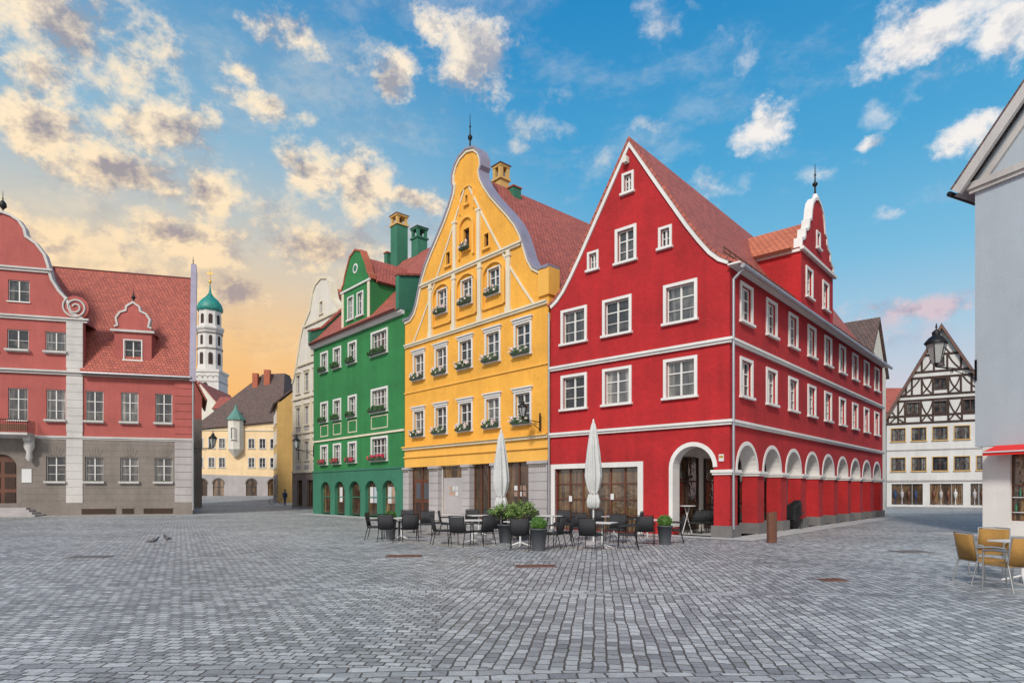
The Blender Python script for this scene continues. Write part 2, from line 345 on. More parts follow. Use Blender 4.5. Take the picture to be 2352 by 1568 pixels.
# ================================================================ YELLOW HOUSE
H=thing('yellow_gabled_house','yellow house with tall curved baroque gable and flower boxes','house',frame(-6.24,36,.668,-.745))
W,D=11.78,18; fr=Face(); cx=5.9
for i,x in enumerate((1.5,3.65,5.8,7.95,10.1)):
    win(H,fr,x,7.95,1.0,1.4,2,3,.09,1,F_pink); win(H,fr,x,4.75,1.0,1.4,2,3,.09,1,F_pink)
for x in (3.75,5.9,8.05): win(H,fr,x,11.2,.85,1.25,2,3,.05,0,F_pink)
win(H,fr,5.9,13.95,.5,1.1,1,2,.03,0,F_pink,M_yel2,M_brown); win(H,fr,4.3,13.6,.36,.7,1,2,.07,0,None,M_yel2,M_brown); win(H,fr,7.5,13.6,.36,.7,1,2,.07,0,None,M_yel2,M_brown); win(H,fr,5.9,16.3,.22,.45,1,1,.05,0,None,M_yel2,M_brown)
yh=[(5.88,11.45),(5.3,11.5),(4.9,11.75),(4.6,12.2),(4.35,12.85),(4.08,13.5),(3.72,14.1),(3.2,14.72),(2.6,15.35),(1.95,16.05),(1.45,16.7),(1.15,17.2),(1.05,17.6),(1.18,17.8),(1.15,18.2),(.95,18.6),(.6,18.9),(0,19.05)]
yp=mirror(yh,cx)
mb=MB(); mb.panel([(.0,4.2),(11.78,4.2)]+yp[::-1],fr.h,0,.4,M_yel)
mb.box(.0,.3,.4,D,0,10.2,M_yel).box(11.48,11.78,.4,D,0,10.2,M_yel).panel([(0,3.0),(11.78,3.0),(11.78,4.199),(0,4.199)],[],-.02,.3,M_yel2); mb.obj('wall',H)
t=MB(); C=M_ctrim
t.band(yp,.0,.13,-.07,-.001,C)
t.box(-.05,11.8,-.22,-.021,4.12,4.2,M_yel2).box(-.05,11.8,-.14,-.021,4.0,4.119,C).box(-.03,11.8,-.1,-.021,3.55,3.62,M_yel2)
t.box(.0,11.78,-.06,-.001,7.25,7.33,M_yel2)
t.box(.1,11.7,-.16,-.001,10.0,10.08,C).box(.1,11.7,-.1,-.002,9.9,9.999,C)
t.box(1.7,10.1,-.16,-.001,13.08,13.17,C).box(1.8,10.0,-.1,-.002,12.98,13.079,C)
for x in (2.67,4.82,6.98,9.13): t.box(x-.13,x+.13,-.1,-.003,10.1,12.98,C).box(x-.18,x+.18,-.13,-.003,12.7,12.8,C).box(x-.18,x+.18,-.13,-.003,10.081,10.35,C)
for x in (4.9,6.9): t.box(x-.11,x+.11,-.1,-.003,13.2,15.6,C).box(x-.17,x+.17,-.13,-.003,15.6,15.72,C)
for x in (3.75,5.9,8.05): t.band([(x-.78,10.6),(x-.78,11.6)]+arcpts(x,.78,12.1,14,.8)+[(x+.78,11.6),(x+.78,10.6)],-.07,.03,-.12,-.001,M_yel2); t.box(x-.78,x+.78,-.1,-.002,10.55,10.62,M_yel2)
t.band([(5.35,13.6),(5.35,14.6)]+arcpts(5.9,.55,15.1,12,.9)+[(6.45,14.6),(6.45,13.6)],-.1,.02,-.12,-.001,M_yel2)
t.band([(5.35,15.9)]+arcpts(5.9,.55,16.8,10,.7)+[(6.45,15.9)],-.06,.02,-.07,-.001,M_yel2)
for sx in(-1,1):
    q=[(5.9+sx*4.95,10.1),(5.9+sx*4.3,10.9),(5.9+sx*3.4,12.1),(5.9+sx*2.4,13.6),(5.9+sx*1.3,15.3),(5.9+sx*.2,17.1)]
    t.band(q if sx<0 else q[::-1],-.05,.05,-.05,-.001,C)
t.obj('cream_moulding',H)
c=MB(); c.band(yp,-.1,-.001,-.12,.5,M_lav); c.box(-.06,.6,-.14,.6,11.5,11.62,M_lav).box(11.2,11.86,-.14,.6,11.5,11.62,M_lav).box(11.2,11.86,-.1,.6,10.3,11.5,M_yel2); c.obj('gable_coping',H); c=MB(); finial(c,5.9,.2,19.1,1.9,M_iron); c.obj('finial',H)
for a0,a1 in ((0,.6),(2.64,3.5),(5.6,6.25),(7.95,8.75),(10.6,11.78)):
    gf=MB()
    for k in range(7): gf.box(a0,a1,-.12,.3,.08+k*.4,.46+k*.4,M_gry2)
    gf.box(a0+.01,a1-.01,-.1,.29,-.1,2.9,M_gry).box(a0-.06,a1+.06,-.18,.3,2.87,2.999,M_gry2)
    for k in range(int((a1-a0)/.14)): gf.cyl((a0+.08+k*.14,-.17,2.78),(a0+.08+k*.14,-.11,2.78),.05,.05,M_gry,8)
    gf.obj('stone_pillar',H)
for a0,a1,z0 in ((3.5,5.6,.4),(8.75,10.6,.35)): MB().box(a0,a1,.1,.3,-.1,z0,M_gry2).obj('shop_plinth',H)
shopwin(H,fr,1.62,.05,2.04,2.94,2,3,M_brown,.2,'door'); MB().box(.9,2.45,.12,.16,.05,2.3,M_brown).box(1.62,1.72,.09,.13,.1,2.3,M_brown).box(1.0,1.55,.1,.13,.3,1.0,M_tim).box(1.8,2.35,.1,.13,.3,1.0,M_tim).box(1.05,1.5,.1,.125,1.2,2.1,M_pot).box(1.85,2.3,.1,.125,1.2,2.1,M_pot).obj('door_leaf',H)
shopwin(H,fr,4.55,.4,2.1,2.59,1,1,M_wtop); shopwin(H,fr,7.1,.05,1.7,2.94,3,1,M_brown,.25,'door'); shopwin(H,fr,9.675,.35,1.85,2.64,2,1,M_brown)
MB().box(3.6,5.5,.185,.19,.45,2.35,M_gry2).obj('window_film',H)
for x in (4.15,4.42,4.69,9.3,9.6,9.9): 
    for z in (1.4,1.68): poster(H,fr,x,x+.22,.17 if x<6 else .185,z,z+.22,R.choice([M_poster,M_wtop,M_cloth,M_poster]))
rf=MB(); rf.band([(-.1,10.15),(5.9,17.75),(11.9,10.15)],-.16,0,.42,D,T_red); ro=rf.obj('roof',H)
def chimney(par,x,y,z0,z1,w,m,top=None):
    top=top or m
    c=MB(); c.box(x-w/2,x+w/2,y-w/2,y+w/2,z0,z1-1.1,m).box(x-w/2-.08,x+w/2+.08,y-w/2-.08,y+w/2+.08,z1-1.1,z1-.98,top)
    for sx in(-1,1):
        for sy in(-1,1): c.box(x+sx*w*.38-.1,x+sx*w*.38+.1,y+sy*w*.38-.1,y+sy*w*.38+.1,z1-.98,z1-.42,top)
    c.box(x-.1,x+.1,y-.1,y+.1,z1-.98,z1-.42,M_tim)
    c.box(x-w/2-.05,x+w/2+.05,y-w/2-.05,y+w/2+.05,z1-.42,z1-.28,top); q=w/2+.12
    c.add([(x-q,y-q,z1-.27),(x+q,y-q,z1-.27),(x+q,y+q,z1-.27),(x-q,y+q,z1-.27),(x,y,z1)],[(0,1,4),(1,2,4),(2,3,4),(3,0,4),(3,2,1,0)],M_rustred)
    return c.obj('chimney',par)
chimney(ro,5.45,2.7,16.6,19.6,.6,M_ochre,M_ochre); MB().box(5.75,6.4,2.75,3.3,16.6,17.95,M_grn2).box(5.76,6.45,2.7,3.35,17.95,18.02,M_rustred).obj('chimney',ro)
# ================================================================ GREEN HOUSE
H=thing('green_dormer_house','green town house with arched shopfronts and tall dormer','house',frame(-14.52,45.24,.668,-.745))
W,D=12.36,12; fr=Face()
for x in (1.8,3.8,6.0):
    win(H,fr,x,10.1,.95,1.3,2,3,.12,0,L_flr); win(H,fr,x,6.55,.95,1.3,2,3,.12,0,L_flr); win(H,fr,x,3.55,.95,1.25,2,3,.12,0,F_red)
for z,f in((10.1,L_flr),(6.55,L_flr),(3.55,F_red)): win(H,fr,9.5,z,1.8,1.35,4,3,.12,0,f)
mb=MB(); mb.panel([(0,3.05),(W,3.05),(W,12.3),(0,12.3)],fr.h,0,.3,M_grn); mb.box(0,.3,.3,D,0,12.3,M_grn).box(W-.3,W,.3,D,0,12.3,M_grn).box(.3,W-.3,D-.3,D,0,12.3,M_grn); mb.obj('wall',H)
b=MB(); ac=(2.1,4.25,6.4,8.55,10.7); b.panel([(0,-.3),(W,-.3),(W,3.049),(0,3.049)],[archp(x,1.45,.01,1.65,.9) for x in ac],-.05,.35,M_grn2)
for x in ac: b.band(arcpts(x,.725,1.65,14,.9),-.12,0,-.09,-.051,M_grn2)
b.obj('base_wall',H)
for x in ac: shopwin(H,fr,x,.1,1.45,2.3,1,2,M_grn2,.15)
for x,m in ((4.1,M_wtop),(8.3,M_wtop),(8.8,M_blue),(10.5,M_cloth),(10.95,M_poster)): poster(H,fr,x-.2,x+.2,.13,.9,1.9,m)
t=MB(); t.box(-.05,W,-.1,-.002,2.98,3.1,M_grn2).box(-.05,W,-.08,-.001,5.15,5.27,M_ctrim).box(-.1,W,-.28,-.001,12.05,12.25,M_white).box(-.1,W,-.18,-.002,11.95,12.049,M_white)
for x in (1.8,3.8,6.0,9.5):
    w=1.2 if x<9 else 2.0
    for x0,x1,z0,z1 in ((x-w/2,x+w/2,5.5,5.56),(x-w/2,x+w/2,6.25,6.31),(x-w/2,x-w/2+.05,5.561,6.249),(x+w/2-.05,x+w/2,5.561,6.249)): t.box(x0,x1,-.03,-.001,z0,z1,M_ctrim)
t.obj('white_moulding',H)
sl=Matrix(((0,-1,0,W),(1,0,0,0),(0,0,1,0),(0,0,0,1)))
rf=MB(sl); rf.band([(-.45,12.15),(.2,12.65),(6,19.0),(12.4,12.2)],-.15,0,.3,W-.3,T_red); ro=rf.obj('roof',H)
fp=[(-.4,14.1),(1.5,14.5),(1.51,15.0),(6,19.5),(12.4,12.6)]
fw=MB(sl); fw.panel([(-.4,12.2)]+fp[:-1]+[(12.3,12.6),(12.3,11)]+[(0.31,11),(.3,12.2)],[],-.02,.32,M_grn2); fw.band(fp,-.12,-.001,-.1,.4,T_red); fw.obj('parapet_wall',H)
fw=MB(Matrix.Translation((-(W-.3),0,0))@sl); fw.panel([(-.4,12.2),(-.4,13.2),(.6,13.6),(6,19.3),(12.3,12.6),(12.3,11),(.31,11),(.3,12.2)],[],-.02,.32,M_grn2); fw.band([(-.4,13.2),(.6,13.6),(6,19.3),(12.3,12.6)],-.12,-.001,-.1,.4,T_red); fw.obj('parapet_wall',H)
chimney(ro,2.0,6,17.5,23.1,.95,M_grn2,M_ochre); chimney(ro,4.5,6.2,17.5,21.4,.85,M_grn2); MB().box(.6,1.0,5.5,6.3,16.5,20.2,M_grn2).box(.55,1.05,5.45,6.35,20.2,20.3,M_rustred).obj('chimney',ro)
df=Face(); cx=6.4
win(H,df,5.75,13.0,.7,1.45,2,3,.08); win(H,df,7.05,13.0,.7,1.45,2,3,.08)
dp=mirror([(1.9,15.05),(1.85,15.3),(1.6,15.5),(1.4,16.0),(1.1,16.5),(.7,17.1),(0,17.35)],cx)
dm=MB(); dm.panel([(cx-1.9,12.31),(cx+1.9,12.31)]+dp[::-1],df.h,.001,.3,M_grn); dm.box(cx-1.9,cx-1.65,.3,2.3,12.31,14.9,M_grn).box(cx+1.65,cx+1.9,.3,2.3,12.31,14.9,M_grn); o=dm.obj('dormer',H)
dm=MB(); dm.band(dp,-.12,-.001,-.06,.4,M_rustred); dm.box(cx-2,cx+2,-.1,0,14.95,15.06,M_white); dm.box(cx-1.9,cx-1.62,-.04,.0,12.6,14.95,M_ctrim).box(cx+1.62,cx+1.9,-.04,0,12.6,14.95,M_ctrim); dm.obj('moulding',o)
MB().cyl((cx,-.03,16.2),(cx,.02,16.2),.32,.32,M_white,14).cyl((cx,-.035,16.2),(cx,-.029,16.2),.22,.22,M_grn2,14).obj('round_window',o)
dm=MB(); dm.band([(cx-2.05,14.85),(cx,16.9),(cx+2.05,14.85)],-.14,0,.41,4.3,T_red); dm.obj('roof',o)
# ================================================================ WHITE CURVED GABLE
H=thing('white_gabled_house','pale house with curved gable and grey stone base','house',frame(-22,62,.668,-.745))
fr=Face(); cx=6.6; W,D=13.2,16
for z in (4.6,8.0,11.2):
    for x in (1.4,3.4,5.4,7.6,9.8,11.8): win(H,fr,x,z,.95,1.8,2,3,.1,1,None,M_ctrim,M_white)
for x in (4.9,6.6,8.3): win(H,fr,x,14.6,.7,1.4,2,3,.1,1,None,M_ctrim)
win(H,fr,6.6,18.0,.6,1.1,2,2,.1,0,None,M_ctrim)
gp=mirror([(6.6,12.4),(6.1,12.9),(5.6,13.9),(5.1,15.2),(4.6,16.5),(4.0,17.5),(3.1,18.2),(2.4,18.8),(2.1,19.6),(1.8,20.4),(1.2,21.0),(0,21.3)],cx)
mb=MB(); mb.panel([(0,3.4),(W,3.4)]+gp[::-1],fr.h,0,.4,M_pale); mb.box(0,.3,.4,D,0,12.4,M_pale).box(W-.3,W,.4,D,0,12.4,M_cream).panel([(0,-.3),(W,-.3),(W,3.399),(0,3.399)],[rect(x,.2,1.3,2.5) for x in (1.8,4.2,6.6,9,11.4)],-.05,.35,M_gry); mb.obj('wall',H)
for x in (1.8,4.2,6.6): shopwin(H,fr,x,.2,1.3,2.5,1,2)
t=MB(); t.band(gp,-.15,.1,-.1,.5,M_ctrim)
for z in (3.4,7.2,10.6,13.8,17.4):
    i_=0 if z<12 else (1.3 if z<15 else 2.9); t.box(i_,W-i_,-.15,-.001,z,z+.2,M_ctrim)
for x in (.3,2.4,4.4,6.5,8.7): t.box(x-.16,x+.16,-.07,-.001,3.6,10.6,M_ctrim)
for x in (1.4,3.4,5.4,7.6):
    for z in(7.45,3.75): t.box(x-.5,x+.5,-.04,-.001,z,z+.4,M_gry2)
t.obj('cream_moulding',H); MB().band([(0,12.4),(6.6,20.4),(13.2,12.4)],-.15,0,.41,D,T_org).obj('roof',H)
# ================================================================ TOWN HALL
H=thing('pink_town_hall','red-pink town hall with volute gable and grey stone base','town hall',frame(-44.24,37.35,.962,.272))
W,D=22.6,12; fr=Face(); cb=Face(); cx=11.3
for d in (.9,3.05):
    for sx in(-1,1):
        win(H,fr,cx+sx*d,6.3,1.1,2.1,2,3,0,0,M_white if d>1 else None); win(H,fr,cx+sx*d,10.85,1.2,1.4,2,2,0,0,M_white)
for sx in(-1,1):
    win(H,fr,cx+sx*.95,14.1,1.2,1.4,2,2,0)
    for d in (5.3,7.4,9.5): win(H,fr,cx+sx*d,6.3,1.05,2.1,2,3,0,0,M_white); win(H,cb,cx+sx*d,2.2,1.1,1.75,2,3,0,0,M_white)
    win(H,cb,cx+sx*3.05,2.2,1.1,1.75,2,3,0,0,M_white)
th=[(4.65,9.6),(4.65,13.1),(4.6,13.2),(3.9,13.6),(3.7,14.4),(3.2,15.0),(2.8,15.7),(2.65,16.3),(2.6,16.6),(2.4,17.3),(1.9,18.0),(1.35,18.4),(1.25,18.9),(.95,19.4),(.5,19.7),(0,19.85)]
tp=mirror(th,cx)
mb=MB(); mb.panel([(0,5.2),(W,5.2),(W,9.6)]+tp[::-1]+[(0,9.6)],fr.h,0,.35,M_pnk); 
def xe(y): return W-.194*y
mb.add([(W,.35,0),(xe(D),D,0),(xe(D),D,9.6),(xe(6),6,18.4),(W,.35,9.6)],[(0,1,2,3,4)],M_pnk); mb.box(0,.3,.35,D,0,9.6,M_pnk); mb.obj('wall',H)
b=MB(); b.panel([(0,-.3),(W,-.3),(W,5.199),(0,5.199)],cb.h+[archp(cx,1.7,.55,3.2)],-.06,.35,M_gry)
for k in range(10):
    z=1.0+k*.42
    for x0,x1 in ((15.95,21.5),(12.4,14.95)):
        if z<2.05 or z>4.15: b.box(x0,x1,-.063,-.055,z,z+.03,M_plin)
        else:
            xs=[x0]+[e for d in (3.05,5.3,7.4,9.5) for e in (cx+d-.62,cx+d+.62) if x0<cx+d<x1]+[x1]
            for i in range(0,len(xs),2): b.box(xs[i],xs[i+1],-.063,-.055,z,z+.03,M_plin)
b.obj('stone_base_wall',H)
MB().box(-.05,W+.05,-.16,-.061,-.1,.85,M_gry).obj('plinth',H)
for x0,x1 in ((15.9,17.9),(19.6,21.4),(18.3,19.0)): MB().box(x0,x1,-.19,-.155,.1,.45,M_tim).box(x0-.05,x1+.05,-.2,-.157,.45,.52,M_gry).obj('cellar_window',H)
t=MB(); Ht=M_htrim
for z,p_ in((5.1,.1),(5.2,.16),(9.4,.15),(9.55,.26)): t.box(-.1,W+.1,-p_,-.065 if z<5.2 else -.001,z,z+.12,Ht)
for z,hw in ((12.95,4.9),(13.1,5.0),(16.1,2.8),(16.25,2.9)): t.box(cx-hw,cx+hw,-.2 if z in(13.1,16.25) else -.12,-.001,z,z+.12,Ht)
for sx in(-1,1):
    x=cx+sx*4.15
    for k in range(23):
        z=.86+k*.53
        if not(5.05<z+.26<5.5 or 9.3<z+.26<9.75) : t.box(x-.48,x+.48,-.1,-.0015,z,z+.5,Ht)
    t.box(x-.46,x+.46,-.08,-.001,.85,12.95,Ht)
for k in range(16): t.box(21.5,22.62,-.09,-.0012,.86+k*.53,1.36+k*.53,M_gry2 if k<8 else M_pnk)
t.band(tp[1:-1],-.1,.06,-.12,.45,Ht)
for sx in(-1,1):
    sp=[]
    for i in range(40):
        a=i/39*math.pi*4.2; r=.75*(1-i/48); sp.append((cx+sx*(4.2-0+math.cos(a+2.2)*r),-.12,13.95+math.sin(a+2.2)*r))
    t.tube(sp,.065,Ht); t.cyl((cx+sx*4.2,-.08,13.95),(cx+sx*4.2,.3,13.95),.78,.78,M_pnk,20)
for d in (3.05,5.3,7.4,9.5):
    for k in(-2,-1,0,1,2): t.add([(cx+d+k*.13-.06,-.08,4.02),(cx+d+k*.13+.06,-.08,4.02),(cx+d+k*.2+.09,-.08,4.5+.08*(2-abs(k))),(cx+d+k*.2-.09,-.08,4.5+.08*(2-abs(k)))],[(0,1,2,3)],M_gry)
t.obj('pale_moulding',H)
t=MB(); finial(t,cx,.15,19.9,1.4,M_iron); t.lathe([(.05,20.1),(.22,20.3),(.2,20.5),(.05,20.7)],M_iron,(cx,.15),10); t.obj('finial',H)
rf=MB(); rf.slab([(15.9,-.35,9.55),(W-.05,-.35,9.55),(xe(6)-.05,6,18.5),(12,6,18.5)],.16,T_red); rf.slab([(6.7,-.35,9.55),(10.6,6,18.5),(0,6,18.5),(0,-.35,9.55)][::-1] ,.16,T_red)
rf.slab([(xe(12),12.3,9.5),(0,12.3,9.5),(0,6,18.5),(xe(6),6,18.5)],.16,T_red); rf.band([(cx-4.6,13.0),(cx,19.0),(cx+4.6,13.0)],-.1,0,.46,6.5,T_red); ro=rf.obj('roof',H)
c=MB(); c.add([(W-.1,-.4,9.3),(W+.3,-.4,9.3),(xe(6)+.3,6,18.9),(xe(6)-.1,6,18.9),(W-.1,-.4,10.2),(W+.3,-.4,10.2),(xe(6)+.3,5.7,19.5),(xe(6)-.1,5.7,19.5)],[(0,1,2,3),(4,7,6,5),(0,4,5,1),(1,5,6,2),(2,6,7,3),(3,7,4,0)],M_lav); c.obj('parapet_coping',H)
c=MB(); finial(c,xe(6),6,19.2,1.0,M_iron); c.obj('finial',H)
MB().cyl((W+.08,-.15,9.4),(W+.08,-.15,.3),.07,.07,M_zinc).obj('downpipe',H); MB().cyl((15.9,-.45,9.55),(W,-.45,9.55),.08,.08,M_zinc).obj('rain_gutter',H)
df=Face(Matrix.Translation((0,.55,0))); dx=18.75
win(H,df,dx,10.75,1.05,1.35,2,2,.06,0,None)
dp=mirror([(1.15,12.8),(1.15,13.0),(.95,13.1),(1.05,13.6),(.8,14.0),(.45,14.15),(.4,14.45),(0,14.75)],dx)
dm=MB(df.T); dm.panel([(dx-1.15,10.1),(dx+1.15,10.1)]+dp[::-1],df.h,0,.3,M_pnk).box(dx-1.15,dx-.9,.3,2,10.2,12.7,M_pnk).box(dx+.9,dx+1.15,.3,2,10.2,12.7,M_pnk); o=dm.obj('dormer',H)
dm=MB(df.T); dm.band(dp[1:-1],-.06,.06,-.08,.35,Ht).box(dx-1.35,dx+1.35,-.16,-.001,12.65,12.8,Ht); dm.obj('pale_moulding',o)
dm=MB(df.T); finial(dm,dx,.1,14.8,.9,M_iron); dm.lathe([(.03,14.95),(.16,15.1),(.03,15.3)],M_iron,(dx,.1),8); dm.obj('finial',o)
MB(df.T).band([(dx-1.25,12.6),(dx,13.8),(dx+1.25,12.6)],-.1,0,.31,2.8,T_red).obj('roof',o)
d=MB(); d.prism(archp(cx,1.7,.55,3.2),.12,.18,M_brown); 
for sx in(-1,1):
    for z in(.8,1.8,2.8): d.box(cx+sx*.42-.3,cx+sx*.42+.3,.09,.125,z,z+.75,M_tim)
d.obj('door',H)
s=MB()
for k in range(4): s.box(cx-1.6-.3*(3-k),cx+1.6+.3*(3-k),-.6-.35*(3-k),-.162,-.1 if k==0 else .14*k+.001,.14*(k+1),M_gry2)
s.obj('entrance_steps',H)
b=MB(); b.box(cx-1.95,cx+1.95,-1.3,-.3,5.25,5.4,Ht)
for x in [cx-1.9+i*.12 for i in range(33)]: b.cyl((x,-1.25,5.4),(x,-1.25,6.2),.015,.015,M_iron,4)
b.box(cx-1.93,cx+1.93,-1.28,-1.22,6.2,6.25,M_iron).box(cx-1.9,cx+1.9,-1.26,-1.24,5.5,5.95,M_rust)
for i in range(8):
    for xx in(cx-1.93,cx+1.93): b.cyl((xx,-1.25+i*.15,5.4),(xx,-1.25+i*.15,6.2),.015,.015,M_iron,4)
b.obj('balcony',H)
for x in (cx-1.7,cx+1.7): b=MB(); b.box(x-.2,x+.2,-.8,-.061,4.9,5.25,Ht); b.lathe([(.08,3.6),(.2,3.8),(.16,4.2),(.3,4.5),(.3,4.8),(.2,5.0)],Ht,(x,-.4),12); b.obj('balcony_bracket',H)
MB().box(12.45,13.0,-.1,-.062,2.2,3.1,M_wtop).obj('sign',H)
# ================================================================ generic houses
def house(name,label,M,W,D,ze,zr,wall,roofm,rows,xs,ww=1.0,wh=1.4,ridge='x',base=None,bz=0,arches=None,sash=None,sur=.12):
    H=thing(name,label,'house',M); f=Face()
    for z in rows:
        for x in xs: win(H,f,x,z,ww,wh,2,2,sur,0,None,None,sash)
    hl=[p for p in f.h]
    if arches: hl+= [archp(x,1.8,.02,1.7,.9) for x in arches]
    mb=MB(); out=[(0,-1),(W,-1),(W,ze),(0,ze)] if ridge=='x' else [(0,-1),(W,-1),(W,ze),(W/2,zr),(0,ze)]
    mb.panel(out,hl,0,.35,wall); mb.box(0,.3,.35,D,-1,ze,wall).box(W-.3,W,.35,D,-1,ze,wall)
    if ridge=='x':
        for x in(0.01,W-.31): mb.T=Matrix(((0,-1,0,x+.3),(1,0,0,0),(0,0,1,0),(0,0,0,1))); mb.prism([(0.35,ze),(D,ze),(D/2,zr-.1)],0,.3,wall)
        mb.T=Matrix()
    mb.obj('wall',H)
    r=MB()
    if ridge=='x': r.T=Matrix(((0,-1,0,W),(1,0,0,0),(0,0,1,0),(0,0,0,1))); r.band([(-.4,ze-.35),(D/2,zr),(D+.3,ze-.3)],-.15,0,-.15,W+.15,roofm)
    else: r.band([(-.35,ze-.4),(W/2,zr),(W+.35,ze-.4)],-.15,0,-.3,D,roofm)
    r.obj('roof',H)
    if arches:
        for x in arches: shopwin(H,f,x,.05,1.8,2.5,2,2,M_tim)
    if base: MB().panel([(-.02,-1),(W+.02,-1),(W+.02,bz),(-.02,bz)],[archp(x,1.8,.02,1.7,.9) for x in (arches or [])],-.06,-.002,base).obj('base_wall',H)
    return H
house('ochre_house','narrow ochre house with green shutters and arched door',frame(-32.0,83,.4,-.915,.75),10,9,11.6,15.5,M_ochre,T_brn,(3.8,6.7,9.3),(1.6,4.2,6.8),1.1,1.7,base=M_gry,bz=2.9,arches=(2.5,6),sash=M_brown)
H=thing('cream_corner_house','cream corner house with steep brown roof and copper-topped oriel','house',frame(-47.9,93,.995,.1,.9)); f=Face(); W,D=12.6,12
for z in (4.3,7.2,): 
    for x in (.9,2.6,4.1,8.4,10.0,11.6): win(H,f,x,z,.85,1.45,2,2,.1)
ar=(1.2,3.6,8.4,11.6)
mb=MB(); mb.panel([(0,-1),(W,-1),(W,11.6),(5,11.0),(0,10.2)],f.h+[archp(x,1.6,.02,1.8) for x in ar],0,.35,M_cream); mb.box(0,.3,.35,D,-1,10,M_cream).box(W-.3,W,.35,D,-1,11.4,M_cream); mb.obj('wall',H)
for x in ar: shopwin(H,f,x,.05,1.6,2.6,2,2,M_tim)
b=MB().panel([(-.02,-1),(W+.02,-1),(W+.02,2.9),(-.02,3.3)],[archp(x,1.6,.02,1.8) for x in ar],-.05,-.002,M_gry2)
for x in ar: b.band(arcpts(x,.8,1.8),-.14,0,-.09,-.051,M_plin)
b.obj('base_wall',H); MB().box(0,W,-.12,-.001,9.85,10.05,M_ctrim).obj('cornice',H)
rf=MB(); 
rf.slab([(-.4,-.4,9.9),(W+.4,-.4,11.4),(W-.6,5,19.6),(8.6,5,19.4)],.15,T_brn); rf.slab([(-.4,12,9.9),(-.4,-.4,9.9),(8.6,5,19.4),(8.5,7,19.4)],.15,T_brn); rf.slab([(W+.4,-.4,11.4),(W+2.2,12,11.4),(W-.3,7,19.6),(W-.6,5,19.6)],.15,T_brn)
ro=rf.obj('roof',H); MB().box(7.4,8.2,3.6,4.5,15,19.3,M_rustred).obj('chimney',ro); MB().box(9.1,10.0,3.8,4.6,16,19.9,M_rustred).obj('chimney',ro)
o=MB(); o.lathe([(.3,5.9),(1.15,7.0),(1.15,11.4)],M_pale,(6.2,-.3),8,smooth=False); o.obj('oriel',H); oo=MB(); oo.lathe([(1.4,11.4),(1.25,11.7),(.3,13.0),(.03,13.9)],M_gcop,(6.2,-.3),8,smooth=False); oo.obj('copper_roof',H)
f2=Face(Matrix.Translation((6.2,-1.38,0))); win(H,f2,0,8.5,.6,1.7,2,3,.05,0,None,None,None,False)
house('side_street_house','small pink gabled house beside the town hall',frame(-34.6,57.8,.888,.46,0),5,9,10.8,16.2,M_pnk,T_red,(5,8.4),(1.4,3.6),ridge='y',base=M_gry,bz=8.6)
house('church_nave','white church nave with red roof',frame(-73,130,.98,.1,1),14,18,15,23.5,M_pale,T_red,(9,),(4,9),ridge='y')
house('distant_house','distant house with red roof',frame(-57,118,.99,.1,1),9,8,16.5,19,M_pale,T_red,(9,),(3,6))
# church tower
H=thing('church_tower','white octagonal church tower with green copper onion dome and clock','church tower',at(-92.8,190,.1,0))
t=MB(); t.box(-3.9,3.9,-3.9,3.9,0,37.5,M_tow); t.box(-4.2,4.2,-4.2,4.2,37.5,38.2,M_tow); t.lathe([(3.7,38.2),(3.6,50.2),(4.2,50.9),(4.2,51.5),(3.4,51.7),(3.25,56.6)],M_tow,n=8,smooth=False); t.obj('wall',H)
for k in range(8):
    a=math.pi/8+k*math.pi/4; R8=Matrix.Rotation(a+math.pi/2,4,'Z')
    for yy,p0,p1,poly in ((-3.42,-.06,0,archp(0,1.2,40,43)),(-3.38,-.04,.02,archp(0,.9,46,48.4)),(-3.1,-.05,.1,archp(0,1.1,52.4,54.8))):
        MB(R8@Matrix.Translation((0,yy,0))).prism(poly,p0,p1,M_tim).obj('window',H)
MB().prism(archp(0,1.5,30.5,33.6),-3.98,-3.85,M_tim).obj('window',H)
MB().box(-4.05,4.05,-4.05,4.05,34.6,34.9,M_gry2).obj('cornice',H)
for x in(-3.1,-1.55,0,1.55,3.1): MB().band(arcpts(x,.75,35.6,8),-.16,0,-3.98,-3.88,M_gry).obj('blind_arch',H)
for z in (44.6,49.4): MB().lathe([(3.6,z),(3.9,z+.1),(3.9,z+.4),(3.6,z+.5)],M_gry,n=8,smooth=False).obj('cornice',H)
MB().lathe([(3.3,56.5),(3.7,56.9),(3.7,57.6),(3.3,58.9),(2.4,60.1),(1.2,61.2),(.5,62.2),(.22,63.8),(.12,65.2)],M_copper,n=16).obj('copper_dome',H)
t=MB(); t.cyl((0,0,64),(0,0,70),.14,.1,M_gold,6); t.lathe([(.1,65.2),(.55,65.8),(.1,66.4)],M_gold,n=10); t.box(-.9,.9,-.12,.12,68.2,68.5,M_gold); t.obj('cross',H)
t=MB(); t.cyl((0,-4.0,27.5),(0,-3.85,27.5),1.8,1.8,M_plin,24); t.cyl((0,-4.05,27.5),(0,-3.99,27.5),1.3,1.3,M_gold,24); t.box(-.08,.08,-4.12,-4.06,27.4,29,M_plin).box(0,1.0,-4.12,-4.06,27.4,27.6,M_plin); t.obj('clock_face',H)
house('pale_street_house','pale narrow house with brown tiled roof',frame(1.69+.669*24.15,27.05+.743*24.15,.743,-.669),7.2,5,9.9,13.2,M_pale,T_brn,(),())
house('distant_brown_house','distant house with brown tiled roof',frame(53,92,1,0),9,9,13.5,17.5,M_pale,T_red,(8,),(3,6))
